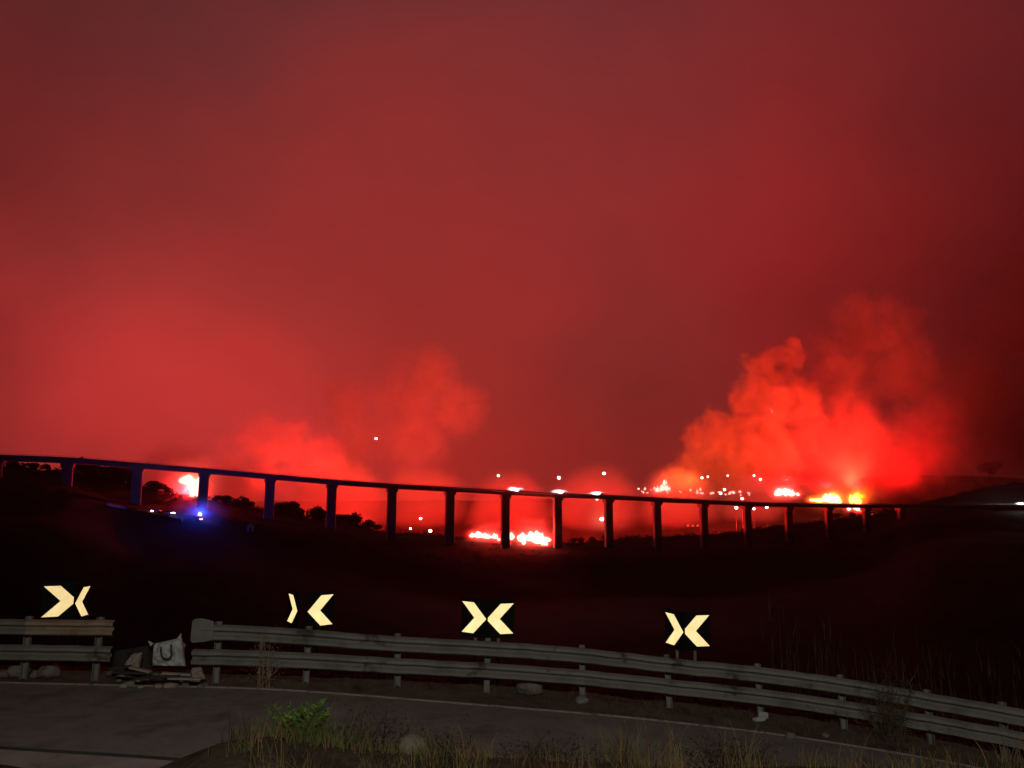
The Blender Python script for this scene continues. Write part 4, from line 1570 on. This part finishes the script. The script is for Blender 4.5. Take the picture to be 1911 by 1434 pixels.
def crumple(name, pxs, Y, thick, mat, label, cat, seed=1, lean=.15, nx=22, nz=20, amp=.03):
    """closed crumpled bag: polygon outline in photo pixels (tl, tr, br, bl) filled and puffed"""
    tl, tr, br, bl = [P(a, c, Y) for a, c in pxs]
    c0 = (bl + br) / 2
    v, f = [], []
    for sgn in (-1, 1):
        for j in range(nz + 1):
            for i in range(nx + 1):
                s, t = i / nx, j / nz
                p = (tl.lerp(tr, s)).lerp(bl.lerp(br, s), t)
                edge = (1 - (2 * s - 1) ** 4) * (1 - (2 * t - 1) ** 4)
                puff = thick * edge ** .5
                n_ = noise.fractal(Vector((s * 4 + seed, t * 4, sgn * 2)), 1, 2, 4) * amp * (edge ** .5)
                p = p + Vector((n_ * .5, sgn * (puff + n_) + lean * (1 - t) * .5, n_ * .3))
                v.append(p - c0)
    off = (nx + 1) * (nz + 1)
    for j in range(nz):
        for i in range(nx):
            a = j * (nx + 1) + i
            f.append((a, a + 1, a + nx + 2, a + nx + 1))
            a += off
            f.append((a, a + nx + 1, a + nx + 2, a + 1))
    for i in range(nx):
        f.append((i, off + i, off + i + 1, i + 1))
        a = nz * (nx + 1) + i
        f.append((a, a + 1, off + a + 1, off + a))
    for j in range(nz):
        a = j * (nx + 1)
        f.append((a, a + nx + 1, off + a + nx + 1, off + a))
        a += nx
        f.append((a, off + a, off + a + nx + 1, a + nx + 1))
    o = pydata(name, v, f, mat, smooth=True)
    o.location = c0
    return tag(o, label, cat), c0


YG = 14.15
root = empty('rubbish_sack', P(316, 1244, YG), 'large white rubbish sack with a dark U-shaped mark, in the gap between the guardrails', 'sack')
o, c0 = crumple('sack_body', [(284, 1203), (336, 1191), (347, 1244), (284, 1243)], YG, .12, M_sack, None, None, seed=3, amp=.11)
for k_ in list(o.keys()): del o[k_]
o.parent = root
o.location = c0 - root.location
bm = bmesh.new()
ym = YG - .20
up = [P(300, 1208, ym), P(301, 1222, ym), P(304, 1228, ym), P(311, 1230, ym), P(318, 1228, ym), P(320, 1222, ym), P(319, 1203, ym)]
for i in range(len(up) - 1):
    tube(bm, up[i] - root.location, up[i + 1] - root.location, .015, n=6)
from_bm('print_mark', bm, M_inkmark, root)
bm = bmesh.new()
for a, c in (((284, 1204), (277, 1197)), ((334, 1193), (338, 1183))):
    tube(bm, P(*a, YG) - root.location, P(*c, YG) - root.location, .035, .008, n=7)
from_bm('tied_corner', bm, M_sack, root)
crumple('bag', [(243, 1222), (262, 1219), (261, 1246), (231, 1243)], YG - .15, .09, M_dull, 'dull cream bag left of the large white sack', 'bag', seed=8, amp=.05)
crumple('bag', [(355, 1248), (372, 1247), (384, 1268), (356, 1268)], YG - .3, .08, M_dull, 'small dull bag in front of the guardrail end right of the white sack', 'bag', seed=12, amp=.05)
crumple('dark_sheet', [(212, 1216), (275, 1206), (285, 1262), (205, 1262)], YG + .35, .16, M_rag, 'black crumpled plastic sheet behind the rubbish', 'sheet', seed=22, amp=.12)
# loose planks and rubble
for i, (px, py, l, rz_, ry_, dy) in enumerate(((240, 1256, 52, .15, .10, -.3), (262, 1250, 40, -.1, .22, -.25), (300, 1262, 66, .05, -.03, -.4), (330, 1258, 50, .2, .05, -.3), (225, 1246, 36, .3, -.15, -.2), (345, 1268, 60, -.05, .02, -.45), (272, 1266, 40, .4, .05, -.5))):
    Y = 14.0 + dy
    p = P(px, py, Y)
    L = l * M(0, Y)
    bm = bmesh.new()
    box(bm, (0, 0, 0), (L, .10, .03), bevel=.004)
    for v in bm.verts: v.co.z += .012 * sin(v.co.x * 9 + i)
    o = from_bm('plank', bm, M_dull if i % 2 else M_rag)
    o.location = (p.x, p.y, max(p.z, G(p.x, p.y) + .02 + L * abs(sin(ry_)) * .5))
    o.rotation_euler = (0, ry_, rz_)
    tag(o, ['grey broken plank lying left in the rubbish gap', 'pale plank propped against the cream bag', 'longest dark plank below the white sack', 'pale plank lying under the right corner of the white sack', 'short dark plank farthest left in the gap',
            'pale plank at the foot of the guardrail end', 'dark plank nearest the road in the rubbish gap'][i], 'plank', 'planks lying in the gap between the guardrails')
for i in range(26):
    px = 205 + i * 7 + R.uniform(-4, 4)
    rock(px, 1262, 14.0 + R.uniform(-.4, .4), R.uniform(4, 9), 'lump of grey rubble strewn in the rubbish gap between the guardrails', mat=R.choice([M_dull, M_rag, M_stone]), group='rubble in the gap between the guardrails', name='rubble', cat='rubble', sc=(1.3, 1, .6))

# white litter at the post foot
rp = rail_pt(1410)
root = empty('litter', (rp.x, rp.y - .25, rp.z + .03), 'crushed white plastic bottle lying at the foot of a right-hand post', 'bottle', rz=.5)
bm = bmesh.new()
tube(bm, (-.12, 0, .04), (.09, 0, .045), .045, .043, 12)
tube(bm, (.09, 0, .045), (.15, 0, .05), .043, .015, 12)
from_bm('bottle_body', bm, M_sack, root)
bm = bmesh.new(); tube(bm, (.15, 0, .05), (.175, 0, .052), .018, n=10); from_bm('cap', bm, M_sack, root)
rp = rail_pt(1425)
crumple('paper_scrap', [(1418, 1330), (1436, 1332), (1434, 1341), (1416, 1341)], rp.y - .1, .02, M_sack, 'white paper scrap beside the crushed bottle', 'litter', seed=44, amp=.03)
